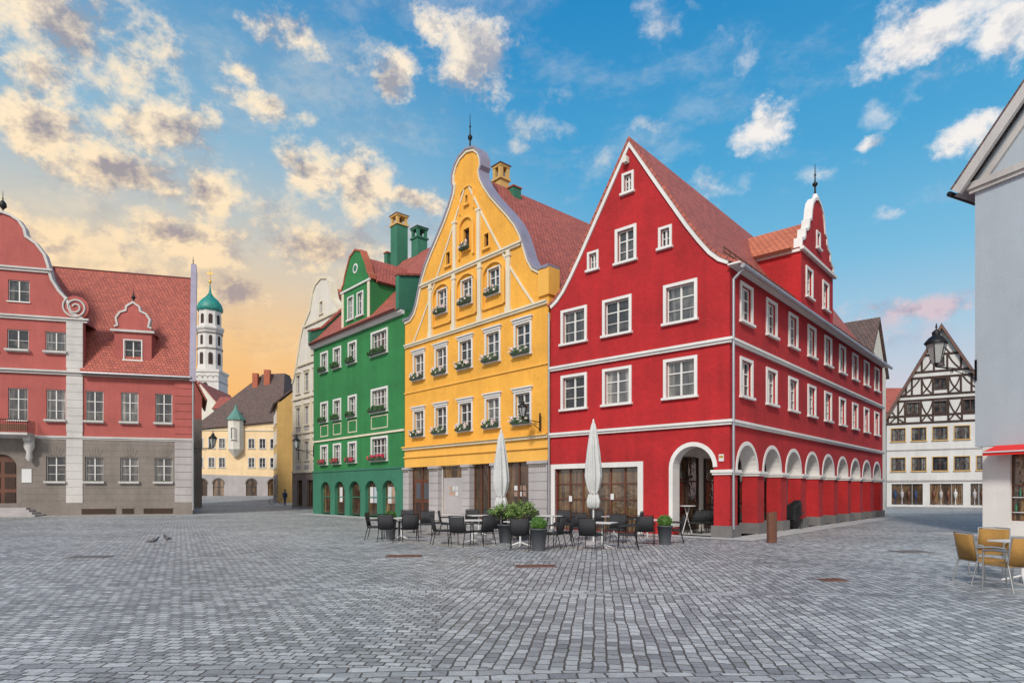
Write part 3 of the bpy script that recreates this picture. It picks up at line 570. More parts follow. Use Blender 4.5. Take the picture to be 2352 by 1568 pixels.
# timber house
H=thing('half_timbered_house','white half-timbered gable house with shop windows','house',frame(40.0,66,.86,-.51)@Matrix.Diagonal((.87,1,1,1))); W,D=11,12; f=Face()
for x in (1.2,3.3,5.4,7.5,9.6):
    win(H,f,x,6.9,1.45,1.35,2,2,.06,0,None,M_ochre,M_brown); win(H,f,x,3.75,1.45,1.4,2,2,.06,0,None,M_ochre,M_brown)
for x in(2.7,5.4,8.3): win(H,f,x,9.75,1.2,1.1,2,2,.08,0,None,M_tim,M_brown)
win(H,f,5.4,12.2,1.2,1.0,2,2,.08,0,None,M_tim,M_brown); win(H,f,5.4,14.6,.7,.8,2,2,.08,0,None,M_tim,M_brown)
mb=MB(); mb.panel([(0,-.3),(W,-.3),(W,9.4),(5.5,18.4),(0,9.4)],f.h+[rect(2.1,.2,3.2,2.2),rect(6,.2,3.2,2.2),rect(9.5,.2,2.4,2.2)],0,.35,M_twall); mb.box(0,.3,.35,D,0,9.4,M_twall).box(W-.3,W,.35,D,0,9.4,M_twall); mb.obj('wall',H)
for x,w in((2.1,3.2),(6,3.2),(9.5,2.4)):
    shopwin(H,f,x,.2,w,2.2,3,1,M_zinc)
    for k in range(4): MB(Matrix.Translation((x-w/2+.4+k*.7,.12,.25))).lathe([(.12,0),(.05,.05),(.05,.6),(.17,.8),(.2,1.25),(.06,1.4),(.08,1.6)],R.choice([M_gry2,M_navy,M_cloth,M_brown]),n=8).obj('window_display',H)
t=MB(); S=9/5.5
def beam(x0,z0,x1,z1,w=.17,pr=.05):
    v=Vector((x1-x0,z1-z0)).normalized(); n=Vector((-v.y,v.x))*w/2
    t.add([(x0+n.x,-pr,z0+n.y),(x0-n.x,-pr,z0-n.y),(x1-n.x,-pr,z1-n.y),(x1+n.x,-pr,z1+n.y),(x0+n.x,.0,z0+n.y),(x0-n.x,0,z0-n.y),(x1-n.x,0,z1-n.y),(x1+n.x,0,z1+n.y)],[(0,1,2,3),(0,4,5,1),(1,5,6,2),(2,6,7,3),(3,7,4,0)],M_tim)
def carc(x0,z0,x1,z1,b):
    pr=None
    for i in range(7):
        u=i/6; x=x0+(x1-x0)*u+b*math.sin(math.pi*u); z=z0+(z1-z0)*u
        if pr: beam(pr[0],pr[1],x,z,.15,.045)
        pr=(x,z)
for z in (8.75,9.5,11.1,11.6,13.4,14.0,15.7):
    q=max(0,(z-9.4)/S); beam(q,z,W-q,z,.22,.052)
for z0,z1,xs in ((8.75,11.1,(.15,1.2,1.9,3.5,4.7,6.2,7.5,9.1,9.9,10.85)),(11.6,13.4,(2.0,2.6,3.6,4.7,6.2,7.4,8.4,9.1)),(14.0,15.7,(3.6,4.8,6.1,7.4)),(15.7,17.6,(5.5,))):
    for x in xs:
        lim=9.4+min(x,W-x)*S; beam(x,z0,x,min(z1,lim),.2,.06)
for a in ((.3,8.8,1.9,11.0,.25),(1.9,8.8,.6,10.0,-.2),(10.7,8.8,9.1,11.0,-.25),(9.1,8.8,10.4,10.0,.2),(3.5,8.8,4.7,11,.2),(4.7,8.8,3.5,11,-.2),(7.5,8.8,6.2,11,-.2),(6.2,8.8,7.5,11,.2),(1.7,11.7,3.4,13.3,.2),(3.6,11.7,4.6,13.3,.2),(4.6,11.7,3.6,13.3,-.2),(6.3,11.7,7.3,13.3,.2),(7.3,11.7,6.3,13.3,-.2),(9.3,11.7,7.6,13.3,-.2),(3.7,14.1,4.7,15.6,.15),(7.3,14.1,6.2,15.6,-.15),(4.7,15.8,5.4,17,.1),(6.3,15.8,5.6,17,-.1)): carc(*a)
t.obj('timber_frame',H)
MB().band([(-.45,8.75),(5.5,18.55),(W+.45,8.75)],-.16,0,-.5,D,T_brn).band([(-.45,8.75),(5.5,18.55),(W+.45,8.75)],0.001,.16,-.52,-.4,M_brown).obj('roof',H)
MB().box(0,W,-.1,-.001,2.65,2.8,M_gry2).obj('cornice',H); MB().box(0,W,-.08,-.001,5.9,6.0,M_gry2).obj('cornice',H)
# grey house on the side
H=thing('blue_grey_gabled_house','blue-grey plastered gable house with red awning over shop window','house',frame(17.9,23.9,.43,-.903)); W,D=12,14; f=Face()
hl=[rect(2.3,.55,2.3,2.6)]
mb=MB(); mb.panel([(0,3.35),(W,3.35),(W,13.7),(6,20.5),(0,13.7)],[],0,.3,M_blue); mb.box(0.001,.3,.3,D,3.35,13.5,M_blue).box(0.1,.3,.3,D,-.1,3.35,M_blue).panel([(.25,-.3),(W,-.3),(W,3.349),(.25,3.349)],hl,.02,.3,M_white); mb.obj('wall',H)
shopwin(H,f,2.3,.55,2.3,2.6,2,2,M_brown)
gp=[(-.55,13.4),(6,21.0),(12.55,13.4)]
r=MB(); r.band(gp,-.1,0,-.5,D,T_brn); r.obj('roof',H)
t=MB(); t.band(gp,.001,.36,-.52,-.36,M_htrim); t.obj('bargeboard',H)
t=MB(); t.band([(0.01,13.75),(6,20.6)],.28,.5,-.12,-.001,M_htrim); t.obj('gable_moulding',H); MB().box(-.25,W,-.2,-.001,13.3,13.55,M_htrim).box(-.15,W,-.12,-.002,13.15,13.299,M_htrim).obj('cornice',H)
MB().add([(-.55,-.36,13.2),(0,-.36,13.5),(0,D,13.5),(-.55,D,13.2)],[(0,1,2,3)],M_gry2).obj('soffit',H); MB().cyl((-.66,-.5,13.3),(-.66,D,13.3),.1,.1,M_iron).obj('rain_gutter',H)
aw=MB(); aw.add([(.7,.0,3.35),(4.2,.0,3.35),(4.2,-.85,3.1),(.7,-.85,3.1),(.7,-.85,2.95),(4.2,-.85,2.95)],[(0,1,2,3),(3,2,5,4),(0,3,4)],M_awn); aw.box(.7,4.2,-.89,-.851,3.05,3.1,M_wtop); aw.obj('awning',H)
for i in range(16):
    x=1.3+i*.13; z=.9+.55*(i%3>0); MB().lathe([(.035,z),(.035,z+.2),(.012,z+.26),(.012,z+.32)],R.choice([M_brown,M_grn2,M_poster]),(x,.14),8).obj('bottle',H)
for z in(.88,1.43): MB().box(1.2,3.4,.1,.19,z-.03,z,M_wtop).obj('shelf',H)
# ---------------------------------------------------------------- lanterns
def lantern(M,L,label,s=1.0):
    o=thing('wall_lantern',label,'street lamp',M,'wrought iron wall lanterns')
    b=MB(); b.box(-.04,.04,-.03,.0,-.45,.35,M_iron); b.tube([(0,0,-.05),(0,-L,0)],.022,M_iron); 
    cv=[(0,-L*(i/12),-.4+.38*math.sin(i/12*math.pi/2)) for i in range(13)]; b.tube(cv,.016,M_iron)
    for cy,cr in((-.3*L,.1),(-.62*L,.07)): b.tube([(0,cy+cr*(1-i/20)*math.cos(i*.6),-.17+cr*(1-i/20)*math.sin(i*.6)) for i in range(15)],.011,M_iron,4)
    b.obj('bracket',o)
    l=MB()
    l.lathe([(.03,0),(.06,.02),(.04,.08),(.1,.12)],M_iron,(0,-L),8)
    for k in range(6):
        a=k*math.pi/3; l.cyl((.1*s*math.cos(a),-L+.1*s*math.sin(a),.12),(.2*s*math.cos(a),-L+.2*s*math.sin(a),.12+.42*s),.014,.014,M_iron,4)
    h=.12+.42*s; l.lathe([(.24*s,h),(.24*s,h+.03),(.15*s,h+.13*s),(.08*s,h+.18*s),(.09*s,h+.25*s),(.02,h+.32*s),(.04,h+.36*s),(.01,h+.45*s)],M_iron,(0,-L),6); l.obj('lamp_cage',o)
    g=MB(); g.lathe([(.085*s,.13),(.185*s,h-.01)],M_lg,(0,-L),6,smooth=False); g.obj('lamp_glass',o); return o
def wallM(x,y,nx,ny,z): return Matrix(((-ny,-nx,0,x),(nx,-ny,0,y),(0,0,1,z),(0,0,0,1)))
lantern(wallM(1.25,27.45,-.745,-.668,4.75),1.05,'black lantern on scrolled bracket on the yellow house',.95)
lantern(wallM(-14.5,45.2,-.745,-.668,4.6),1.3,'black lantern on bracket at the green house corner',1.2)
lantern(wallM(-22.4,43.6,.962,.272,4.7),1.2,'black lantern on bracket at the town hall corner',1.3)
lantern(wallM(17.9,23.85,-.97,-.24,6.35),1.9,'large black lantern on bracket on the blue-grey wall',1.75)
# ---------------------------------------------------------------- ground
nx,ny=110,100; vs=[];fs=[]
for j in range(ny+1):
    for i in range(nx+1):
        x=-330+6*i; y=-60+6*j; vs.append((x,y,gz(x,y)))
for j in range(ny):
    for i in range(nx): a=j*(nx+1)+i; fs.append((a,a+1,a+nx+2,a+nx+1))
m,nt,b=nmat('cobblestone_setts'); tc=nd(nt,'ShaderNodeTexCoord').outputs['Object']
wn=nd(nt,'ShaderNodeVectorMath',operation='MULTIPLY_ADD'); nt.links.new(noise(nt,tc,1.1,3,.6,1),wn.inputs[0]); wn.inputs[1].default_value=(.09,.09,0); nt.links.new(tc,wn.inputs[2])
w2=nd(nt,'ShaderNodeVectorMath',operation='MULTIPLY_ADD'); nt.links.new(noise(nt,tc,9,3,.6,1),w2.inputs[0]); w2.inputs[1].default_value=(.04,.04,0); nt.links.new(wn.outputs[0],w2.inputs[2]); wv=w2.outputs[0]
def bricks(rot,bw,rh):
    br=nd(nt,'ShaderNodeTexBrick'); nt.links.new(scalev(nt,wv,(1,1,1),rot),br.inputs['Vector'])
    for k,v in (('Scale',1),('Brick Width',bw),('Row Height',rh),('Mortar Size',.0115),('Mortar Smooth',.6),('Bias',.05)): br.inputs[k].default_value=v
    br.offset=.45; br.squash=1.0
    br.inputs['Color1'].default_value=(.19,.2,.215,1); br.inputs['Color2'].default_value=(.47,.48,.485,1); br.inputs['Mortar'].default_value=(.085,.083,.078,1); return br
A=bricks(math.radians(-82),.175,.132); B=bricks(math.radians(6),.17,.125); Cc=bricks(math.radians(-4),.26,.165)
sp=nd(nt,'ShaderNodeSeparateXYZ'); nt.links.new(tc,sp.inputs[0])
zone=mapr(nt,mth(nt,'SUBTRACT',sp.outputs[0],mth(nt,'MULTIPLY',sp.outputs[1],-.08)),-.3,-.29)
ln=mth(nt,'ADD',sp.outputs[1],mth(nt,'MULTIPLY',sp.outputs[0],.06)); md=mth(nt,'PINGPONG',mth(nt,'ADD',ln,-5.55),2.3)
bandm=mth(nt,'LESS_THAN',md,.165)
col=mixc(nt,bandm,mixc(nt,zone,B.outputs[0],A.outputs[0]),Cc.outputs[0])
hm=nd(nt,'ShaderNodeMix',data_type='FLOAT'); nt.links.new(zone,hm.inputs[0]); nt.links.new(B.outputs[1],hm.inputs[2]); nt.links.new(A.outputs[1],hm.inputs[3])
h2=nd(nt,'ShaderNodeMix',data_type='FLOAT'); nt.links.new(bandm,h2.inputs[0]); nt.links.new(hm.outputs[0],h2.inputs[2]); nt.links.new(Cc.outputs[1],h2.inputs[3]); fac=h2.outputs[0]
st=noise(nt,tc,.22,7,.68); st2=noise(nt,tc,26,5,.75); st3=noise(nt,tc,2.2,4,.6)
col=mixc(nt,mapr(nt,st,.4,.62,0,.7),col,mixc(nt,1.0,col,(.58,.58,.6),'MULTIPLY'))
col=mixc(nt,mapr(nt,st3,.4,.65,0,.4),col,mixc(nt,1.0,col,(.72,.72,.72),'MULTIPLY'))
col=mixc(nt,mapr(nt,st2,.35,.68,0,.8),col,mixc(nt,1.0,col,(1.5,1.5,1.5),'MULTIPLY'))
green=mth(nt,'MULTIPLY',fac,mapr(nt,noise(nt,tc,.9,3),.5,.65,0,.6)); col=mixc(nt,green,col,(.07,.08,.035))
nt.links.new(col,b.inputs['Base Color']); nt.links.new(mapr(nt,st2,.3,.7,.34,.62),b.inputs['Roughness'])
hh=mth(nt,'ADD',mth(nt,'MULTIPLY',fac,-1),mth(nt,'MULTIPLY',st2,.6)); hh=mth(nt,'ADD',hh,mth(nt,'MULTIPLY',noise(nt,tc,7,2),1.3)); bump(nt,b,hh,1,.024)
me=bpy.data.meshes.new('ground'); me.from_pydata(vs,[],fs); me.materials.append(m); mkobj('ground',me,kind='structure')
def sheet(name,pts,m,z=.006):
    mb=MB(); mb.add([(x,y,z) for x,y in pts],[tuple(range(len(pts)))],m); return mb.obj(name,kind='structure')
m2,nt2,b2=nmat('slab_paving'); tc=nd(nt2,'ShaderNodeTexCoord').outputs['Object']; br=nd(nt2,'ShaderNodeTexBrick'); nt2.links.new(scalev(nt2,tc,(1,1,1),.73),br.inputs['Vector'])
for k,v in (('Scale',1),('Brick Width',.6),('Row Height',.4),('Mortar Size',.01)): br.inputs[k].default_value=v
br.inputs['Color1'].default_value=(.38,.38,.38,1); br.inputs['Color2'].default_value=(.5,.49,.48,1); br.inputs['Mortar'].default_value=(.2,.2,.2,1)
nt2.links.new(mixc(nt2,mapr(nt2,noise(nt2,tc,1.5,6),.35,.7,0,.5),br.outputs[0],(.3,.3,.3)),b2.inputs['Base Color']); b2.inputs['Roughness'].default_value=.7
def off(P,fx,fy,x,y): l=math.hypot(fx,fy);fx/=l;fy/=l; return (P[0]+fx*x-fy*y,P[1]+fy*x+fx*y)
P=(-14.52,45.24); sheet('pavement',[off(P,.668,-.745,-.3,-1.4),off(P,.668,-.745,24,-1.4),off(P,.668,-.745,24,.1),off(P,.668,-.745,-.3,.1)],m2)
P=(1.69,27.05); sheet('pavement',[off(P,.743,-.669,4.6,-.9),off(P,.743,-.669,9.1,-.9),off(P,.743,-.669,9.1,24),off(P,.743,-.669,5.4,24),off(P,.743,-.669,5.4,.2),off(P,.743,-.669,4.6,.2)],m2,.01)
P=(-44.24,37.35); sheet('pavement',[off(P,.962,.272,0,-1.5),off(P,.962,.272,24.2,-1.5),off(P,.962,.272,22.6,13),off(P,.962,.272,22.6,0),off(P,.962,.272,0,.0)],m2)
P=(17.9,23.9); sheet('pavement',[off(P,.43,-.903,-1,-1.5),off(P,.43,-.903,4,-1.8),off(P,.43,-.903,14,-4.5),off(P,.43,-.903,14,0),off(P,.43,-.903,-1,0.)],m2)
def cover(px,py,w,l,m,cat='manhole cover',lab='rusty metal utility cover set in the cobbles'):
    x,y=G(px,py); o=thing('manhole_cover',lab,cat,at(x,y,.1)); mb=MB(); mb.box(-w/2,w/2,-l/2,l/2,-.02,.014,m)
    for i in range(int(w/.12)): mb.box(-w/2+.04+i*.12,-w/2+.09+i*.12,-l/2+.05,l/2-.05,.014,.02,m)
    mb.obj('cover_plate',o); MB().box(-w/2-.04,w/2+.04,-l/2-.04,l/2+.04,-.02,.009,M_plin).obj('cover_frame',o)
cover(928,1277,.85,.5,M_rust); cover(1230,1300,.85,.42,M_rust); cover(205,1279,.9,.5,M_plin,'manhole cover','dark metal utility cover set in the cobbles'); cover(1912,1332,.45,.35,M_rust,'drain','small rusty drain grate in the cobbles'); cover(2095,1267,.9,.6,M_plin,'manhole cover','dark metal utility cover set in the cobbles')
# ---------------------------------------------------------------- furniture
def make_chair(M,wm,lm,label,group):
    o=thing('cafe_chair',label,'chair',M,group)
    MB().box(-.25,.25,-.24,.22,.41,.45,wm).box(-.26,.26,-.25,.23,.395,.41,lm).obj('seat',o)
    b=MB(); n=6
    vs=[];fs=[]
    for i in range(n+1):
        x=-.25+.5*i/n; cvy=.06*(1-(2*i/n-1)**2)
        for z,dy in((.45,.2),(.88,.29)): vs+=[(x,dy+cvy,z),(x,dy+cvy+.03,z)]
    for i in range(n): a=4*i; c=4*(i+1); fs+=[(a,c,c+2,a+2),(a+1,a+3,c+3,c+1),(a+2,c+2,c+3,a+3),(a,a+1,c+1,c)]
    fs+=[(0,2,3,1),(4*n,4*n+1,4*n+3,4*n+2)]; b.add(vs,fs,wm,True); b.tube([(-.26,.22,.42),(-.26,.3,.9),(0,.36,.91),(.26,.3,.9),(.26,.22,.42)],.013,lm); b.obj('backrest',o)
    for sx in(-1,1):
        MB().tube([(sx*.27,.26,.66),(sx*.29,0,.67),(sx*.28,-.22,.64)],.018,lm if wm is M_rattan else wm).obj('armrest',o)
        MB().cyl((sx*.28,-.22,.65),(sx*.27,-.25,0),.014,.012,lm).obj('leg',o); MB().cyl((sx*.25,.22,.44),(sx*.26,.33,0),.014,.012,lm).obj('leg',o)
    return o
def aim(x,y,tx,ty): return math.atan2(ty-y,tx-x)+math.pi/2
tabs=[G(p,q) for p,q in ((922,1238),(1085,1248),(1195,1254),(1383,1258),(1487,1246),(1100,1228),(1260,1230),(1410,1232))]
T0=thing('cafe_table','small white cafe table on white pedestal','table',at(*tabs[0],.2),'cafe tables on the square')
MB().box(-.36,.36,-.36,.36,.72,.745,M_wtop).obj('table_top',T0); mb=MB().cyl((0,0,.05),(0,0,.72),.03,.03,M_wtop)
for k in range(4): a=k*math.pi/2+.785; mb.cyl((0,0,.12),(.3*math.cos(a),.3*math.sin(a),.02),.025,.02,M_wtop)
mb.obj('pedestal',T0)
for i,p in enumerate(tabs[1:]): copy_thing(T0,at(*p,.3+i*.4))
chp=[(863,1238,0),(892,1243,0),(940,1243,0),(978,1229,0),(935,1224,0),(1015,1249,1),(1060,1253,1),(1108,1251,1),(1140,1240,5),(1028,1228,5),(1085,1222,5),(1195,1262,2),(1270,1258,2),(1293,1254,2),(1235,1228,6),(1290,1226,6),(1330,1240,3),(1357,1262,3),(1415,1246,3),(1440,1260,3),(1482,1250,4),(1546,1247,4),(1455,1232,7),(1375,1226,7),(1425,1222,7),(1600,1226,4),(1618,1224,4),(1170,1232,5),(1120,1222,5)]
C0=None
for px,py,t in chp:
    x,y=G(px,py); a=aim(x,y,*tabs[t])+R.uniform(-.25,.25)
    if C0 is None: C0=make_chair(at(x,y,a),M_wick,M_iron,'dark wicker cafe armchair on slim black legs','dark cafe chairs on the square')
    else: copy_thing(C0,at(x,y,a))
C1=None
for x,y,a in ((8.42,11.1,1.5),(8.3,10.3,-3.05),(9.5,12.3,-.9)):
    if C1 is None: C1=make_chair(at(x,y,a),M_rattan,M_alu,'honey rattan armchair on aluminium legs','honey rattan cafe chairs')
    else: copy_thing(C1,at(x,y,a))
copy_thing(T0,at(9.25,11.2,.2),'white cafe table beside honey rattan chairs')
o=thing('stacked_chairs','stack of folded dark chairs under the arcade','stacked chairs',at(*G(1822,1214),.3))
for k in range(6): 
    mb=MB(); x=k*.09-.2; mb.box(x,x+.04,-.25+k*.02,.25,.35+k*.04,1.0+k*.05,M_wick); mb.tube([(x,-.25,0),(x,-.22,.9+k*.04)],.015,M_iron); mb.tube([(x,.25,0),(x,.22,.9+k*.04)],.015,M_iron); mb.box(x-.15,x+.2,-.24,.24,.42+k*.06,.45+k*.06,M_wick)
    mb.obj('stacked_chair',o)
o=thing('bistro_table','tall white round bistro table under the arch','table',at(*G(1578,1225))); MB().cyl((0,0,1.06),(0,0,1.09),.33,.33,M_wtop,20).obj('table_top',o)
mb=MB().cyl((-.18,0,0.02),(.1,0,1.06),.02,.02,M_wtop).cyl((.18,0,.02),(-.1,0,1.06),.02,.02,M_wtop); mb.cyl((0,-.25,.02),(0,.25,.02),.02,.02,M_wtop); mb.obj('pedestal',o)
def planter(px,py,h,w,label,kind):
    x,y=G(px,py); o=thing('planter',label,'potted plant',at(x,y,R.random()))
    mb=MB(); mb.lathe([(w*.36,0),(w*.5,h),(w*.53,h),(w*.53,h+.04),(w*.44,h+.04),(w*.43,h-.03)],M_pot,n=24); mb.obj('pot',o)
    mb=MB()
    if kind=='ball': mb.leaves((0,0,h+.17),(w*.52,w*.52,.2),1500,.022,L_box,.75); mb.lathe([(.05,h-.05),(w*.38,h+.08),(w*.4,h+.2),(w*.2,h+.3),(.02,h+.33)],L_box,n=12)
    else:
        for k in range(26):
            a=R.random()*6.28; l=R.uniform(.25,.75); q=R.uniform(.05,w*1.1); mb.cyl((0,0,h-.05),(q*math.cos(a),q*math.sin(a),h+l),.006,.003,M_tim,4); mb.leaves((q*math.cos(a)*.85,q*math.sin(a)*.85,h+l*.85),(.17,.17,.16),70,.042,L_shrub,.1)
    mb.obj('plant',o)
planter(1237,1264,.58,.48,'round boxwood ball in dark grey planter','ball'); planter(1527,1250,.55,.46,'round boxwood ball in dark grey planter','ball'); planter(897,1238,.62,.4,'small boxwood in dark grey planter','ball')
planter(1161,1246,.55,.5,'bushy green shrub in dark grey planter','shrub'); planter(1200,1238,.6,.55,'bushy green shrub in dark grey planter','shrub')
def umbrella(px,py,top,lab):
    x,y=G(px,py); o=thing('closed_parasol',lab,'parasol',at(x,y,R.random())); s=top/3.9
    MB().cyl((0,0,.05),(0,0,top-.1),.028,.025,M_wtop).obj('pole',o)
    MB().box(-.35,.35,-.35,.35,0,.07,M_gry2).obj('base',o)
    mb=MB(); mb.lathe([(r*.9,z*s) for r,z in((.1,1.12),(.18,1.16),(.2,1.35),(.15,1.55),(.12,1.62),(.18,1.75),(.22,1.95),(.25,2.15),(.23,2.5),(.19,2.9),(.14,3.3),(.1,3.6),(.06,3.78),(.03,3.85))],M_cloth,n=56,flute=.24,nf=8)
    mb.obj('folded_canopy',o)
    mb=MB(); mb.lathe([(.03,3.84*s),(.04,3.88*s),(.01,3.96*s)],M_wtop,n=8); mb.obj('finial',o); mb=MB(); mb.lathe([(.14,1.57*s),(.15,1.6*s),(.14,1.63*s)],M_gry2,n=16); mb.obj('tie_strap',o)
umbrella(1151,1244,3.6,'closed off-white parasol tied around its pole'); umbrella(1363,1248,3.85,'taller closed off-white parasol tied around its pole')
x,y=G(1774,1246); o=thing('steel_stele','curved rusty steel information pillar on paving','information pillar',at(x,y,.3)); mb=MB(); vs=[];n=8
for z in(0,.9,.95):
    for i in range(n+1): a=-.9+1.8*i/n; vs.append((.2*math.sin(a),-.12*math.cos(a)+.05,z+ (i/n)*.04))
    for i in range(n+1): a=.9-1.8*i/n; vs.append((.2*math.sin(a)*.95,-.06*math.cos(a)+.12,z+(1-i/n)*.04))
k=2*(n+1); fs=[(j*k+i,j*k+(i+1)%k,(j+1)*k+(i+1)%k,(j+1)*k+i) for j in range(2) for i in range(k)]+[tuple(range(2*k,3*k))]
mb.add(vs,fs,M_rust); mb.obj('pillar_body',o)
# ---------------------------------------------------------------- skin figures
def skin(name,nodes,edges,m,parent,sub=2):
    me=bpy.data.meshes.new(name); me.from_pydata([n[:3] for n in nodes],edges,[]); ob=bpy.data.objects.new(name,me); COL.objects.link(ob)
    sk=ob.modifiers.new('s','SKIN'); sl=me.skin_vertices[0].data
    for v,n in zip(sl,nodes): v.radius=(n[3],n[4] if len(n)>4 else n[3])
    sl[0].use_root=True
    s2=ob.modifiers.new('u','SUBSURF'); s2.levels=sub; s2.render_levels=sub
    bpy.context.view_layer.update(); r=bpy.data.meshes.new_from_object(ob.evaluated_get(bpy.context.evaluated_depsgraph_get())); bpy.data.objects.remove(ob)
    r.materials.clear(); r.materials.append(m)
    for p in r.polygons: p.use_smooth=True
    return mkobj(name,r,parent)
def pigeon(px,py,rot,lab):
    x,y=G(px,py); o=thing('pigeon',lab,'pigeon',at(x,y,rot)@Matrix.Scale(1.15,4),'pigeons on the cobbles')
    skin('body',[(0,0,.12,.055,.05),(.06,0,.14,.05,.045),(.1,0,.18,.03),(.12,0,.215,.024),(.145,0,.222,.016),(.165,0,.218,.005),(-.07,0,.115,.045,.03),(-.13,0,.105,.028,.012),(-.2,0,.095,.022,.006)],[(0,1),(1,2),(2,3),(3,4),(4,5),(0,6),(6,7),(7,8)],M_bird,o)
    for s in(-1,1):
        MB().cyl((.01,s*.025,.09),(.02,s*.025,.005),.006,.004,M_poster,5).cyl((.02,s*.025,.005),(.055,s*.03,.004),.004,.003,M_poster,4).obj('leg',o)
        MB().lathe([(.001,-.1),(.02,-.06),(.035,0),(.03,.05),(.001,.09)],M_plin,n=8).obj('wing',o,Matrix.Translation((-.035,s*.042,.135))@Matrix.Rotation(-1.5,4,'Y')@Matrix.Diagonal((.9,.35,1,1)))
pigeon(352,1252,0.3,'grey pigeon walking on the cobbles'); pigeon(384,1246,2.7,'dark grey pigeon pecking on the cobbles')
def person(x,y,rot,lab):
    o=thing('person',lab,'person',at(x,y,rot))
    skin('body',[(0,0,.95,.14,.1),(0,0,1.15,.13,.09),(0,.0,1.38,.16,.09),(0,0,1.5,.055),(0,-.01,1.6,.075,.09),(0,-.01,1.7,.06,.07),(.2,0,1.4,.05),(.25,.02,1.12,.04),(.22,-.08,.88,.03),(-.2,0,1.4,.05),(-.25,.02,1.12,.04),(-.22,-.08,.88,.03),(.09,-.02,.85,.085),(.1,-.1,.48,.06),(.1,-.12,.07,.04),(.1,-.24,.04,.035),(-.09,.02,.85,.085),(-.1,.06,.48,.06),(-.1,.16,.08,.04),(-.1,.06,.04,.035)],[(0,1),(1,2),(2,3),(3,4),(4,5),(2,6),(6,7),(7,8),(2,9),(9,10),(10,11),(0,12),(12,13),(13,14),(14,15),(0,16),(16,17),(17,18),(18,19)],M_denim,o)
    MB().lathe([(.17,.9),(.2,1.1),(.21,1.35),(.12,1.46),(.06,1.5)],M_navy,n=14).obj('jacket',o,Matrix.Diagonal((1,.65,1,1)))
    MB().lathe([(.02,1.56),(.088,1.62),(.1,1.7),(.07,1.77),(.01,1.79)],M_tim,(0,.01),12).obj('hair',o)
    MB().box(-.15,.15,.12,.27,1.05,1.42,M_navy).obj('backpack',o)
person(-24.6,67.0,3.0,'person in dark clothes with backpack walking on cobbles')
o=thing('bicycle','dark bicycle standing by the ochre house','bicycle',at(-26.6,70.0,.2))
for sx in(-.52,.52):
    MB().tube([(sx+.33*math.cos(i*.3142),0,.34+.33*math.sin(i*.3142)) for i in range(21)],.018,M_iron,5).tube([(sx-.3,0,.34),(sx+.3,0,.34)],.004,M_zinc,3).tube([(sx,0,.04),(sx,0,.64)],.004,M_zinc,3).obj('wheel',o)
MB().tube([(-.52,0,.34),(-.2,0,.75),(.35,0,.8),(.52,0,.34)],.02,M_plin).tube([(-.2,0,.75),(-.05,0,.3),(.38,0,.72)],.02,M_plin).tube([(-.52,0,.34),(-.05,0,.3)],.015,M_plin).obj('frame',o)
MB().box(-.32,-.08,-.06,.06,.9,.95,M_iron).cyl((-.2,0,.75),(-.2,0,.9),.015,.015,M_zinc).obj('saddle',o); MB().tube([(.35,0,.8),(.33,0,1.0)],.015,M_zinc).tube([(.25,-.28,1.02),(.33,0,1.0),(.25,.28,1.02)],.014,M_iron).obj('handlebar',o)
# ---------------------------------------------------------------- world
w=bpy.data.worlds.new('World'); SC.world=w; w.use_nodes=True; nt=w.node_tree; bg=nt.nodes['Background']; lk=nt.links.new
sky=nd(nt,'ShaderNodeTexSky',sky_type='NISHITA'); sky.sun_disc=False; sky.sun_elevation=math.radians(38); sky.sun_rotation=math.radians(195); sky.air_density=1.2; sky.dust_density=1.5
geo=nd(nt,'ShaderNodeTexCoord').outputs['Generated']
nrm=nd(nt,'ShaderNodeVectorMath',operation='NORMALIZE'); lk(geo,nrm.inputs[0]); dv=nrm.outputs[0]
sp=nd(nt,'ShaderNodeSeparateXYZ'); lk(dv,sp.inputs[0]); Z=sp.outputs[2]; X=sp.outputs[0]; Y=sp.outputs[1]
def ramp(v,st):
    n=nd(nt,'ShaderNodeValToRGB'); lk(v,n.inputs[0]); e=n.color_ramp.elements
    while len(e)<len(st): e.new(.5)
    for q,(p,c) in zip(e,st): q.position=p; q.color=(*c,1)
    return n.outputs[0]
blue=ramp(Z,[(0,(.85,.64,.62)),(.12,(.7,.64,.70)),(.22,(.42,.61,.76)),(.32,(.2,.52,.76)),(.45,(.075,.39,.69)),(.62,(.02,.26,.58))])
warm=ramp(Z,[(0,(1,.44,.09)),(.12,(1,.5,.14)),(.22,(.96,.6,.27)),(.33,(.74,.64,.5)),(.46,(.36,.54,.66)),(.75,(.1,.3,.52))])
dt=nd(nt,'ShaderNodeVectorMath',operation='DOT_PRODUCT'); lk(dv,dt.inputs[0]); dt.inputs[1].default_value=(-.5,.866,.0)
wf=mapr(nt,dt.outputs[1],.7,.98,0,1,True)
base=mixc(nt,wf,blue,warm)
nsk=nd(nt,'ShaderNodeVectorMath',operation='SCALE'); lk(sky.outputs[0],nsk.inputs[0]); nsk.inputs['Scale'].default_value=.08
base=mixc(nt,.06,base,nsk.outputs[0])
def cdir(px,py): return Vector(((px-1176)/FL,1,(1127-py)/FL)).normalized()
wz=scalev(nt,dv,(1,1,1.3))
wa=nd(nt,'ShaderNodeVectorMath',operation='MULTIPLY_ADD'); lk(noise(nt,wz,9,6,.62,1),wa.inputs[0]); wa.inputs[1].default_value=(.09,.09,.08)
sb=nd(nt,'ShaderNodeVectorMath',operation='SUBTRACT'); lk(dv,sb.inputs[0]); sb.inputs[1].default_value=(.045,.045,.04); lk(sb.outputs[0],wa.inputs[2]); wd=wa.outputs[0]
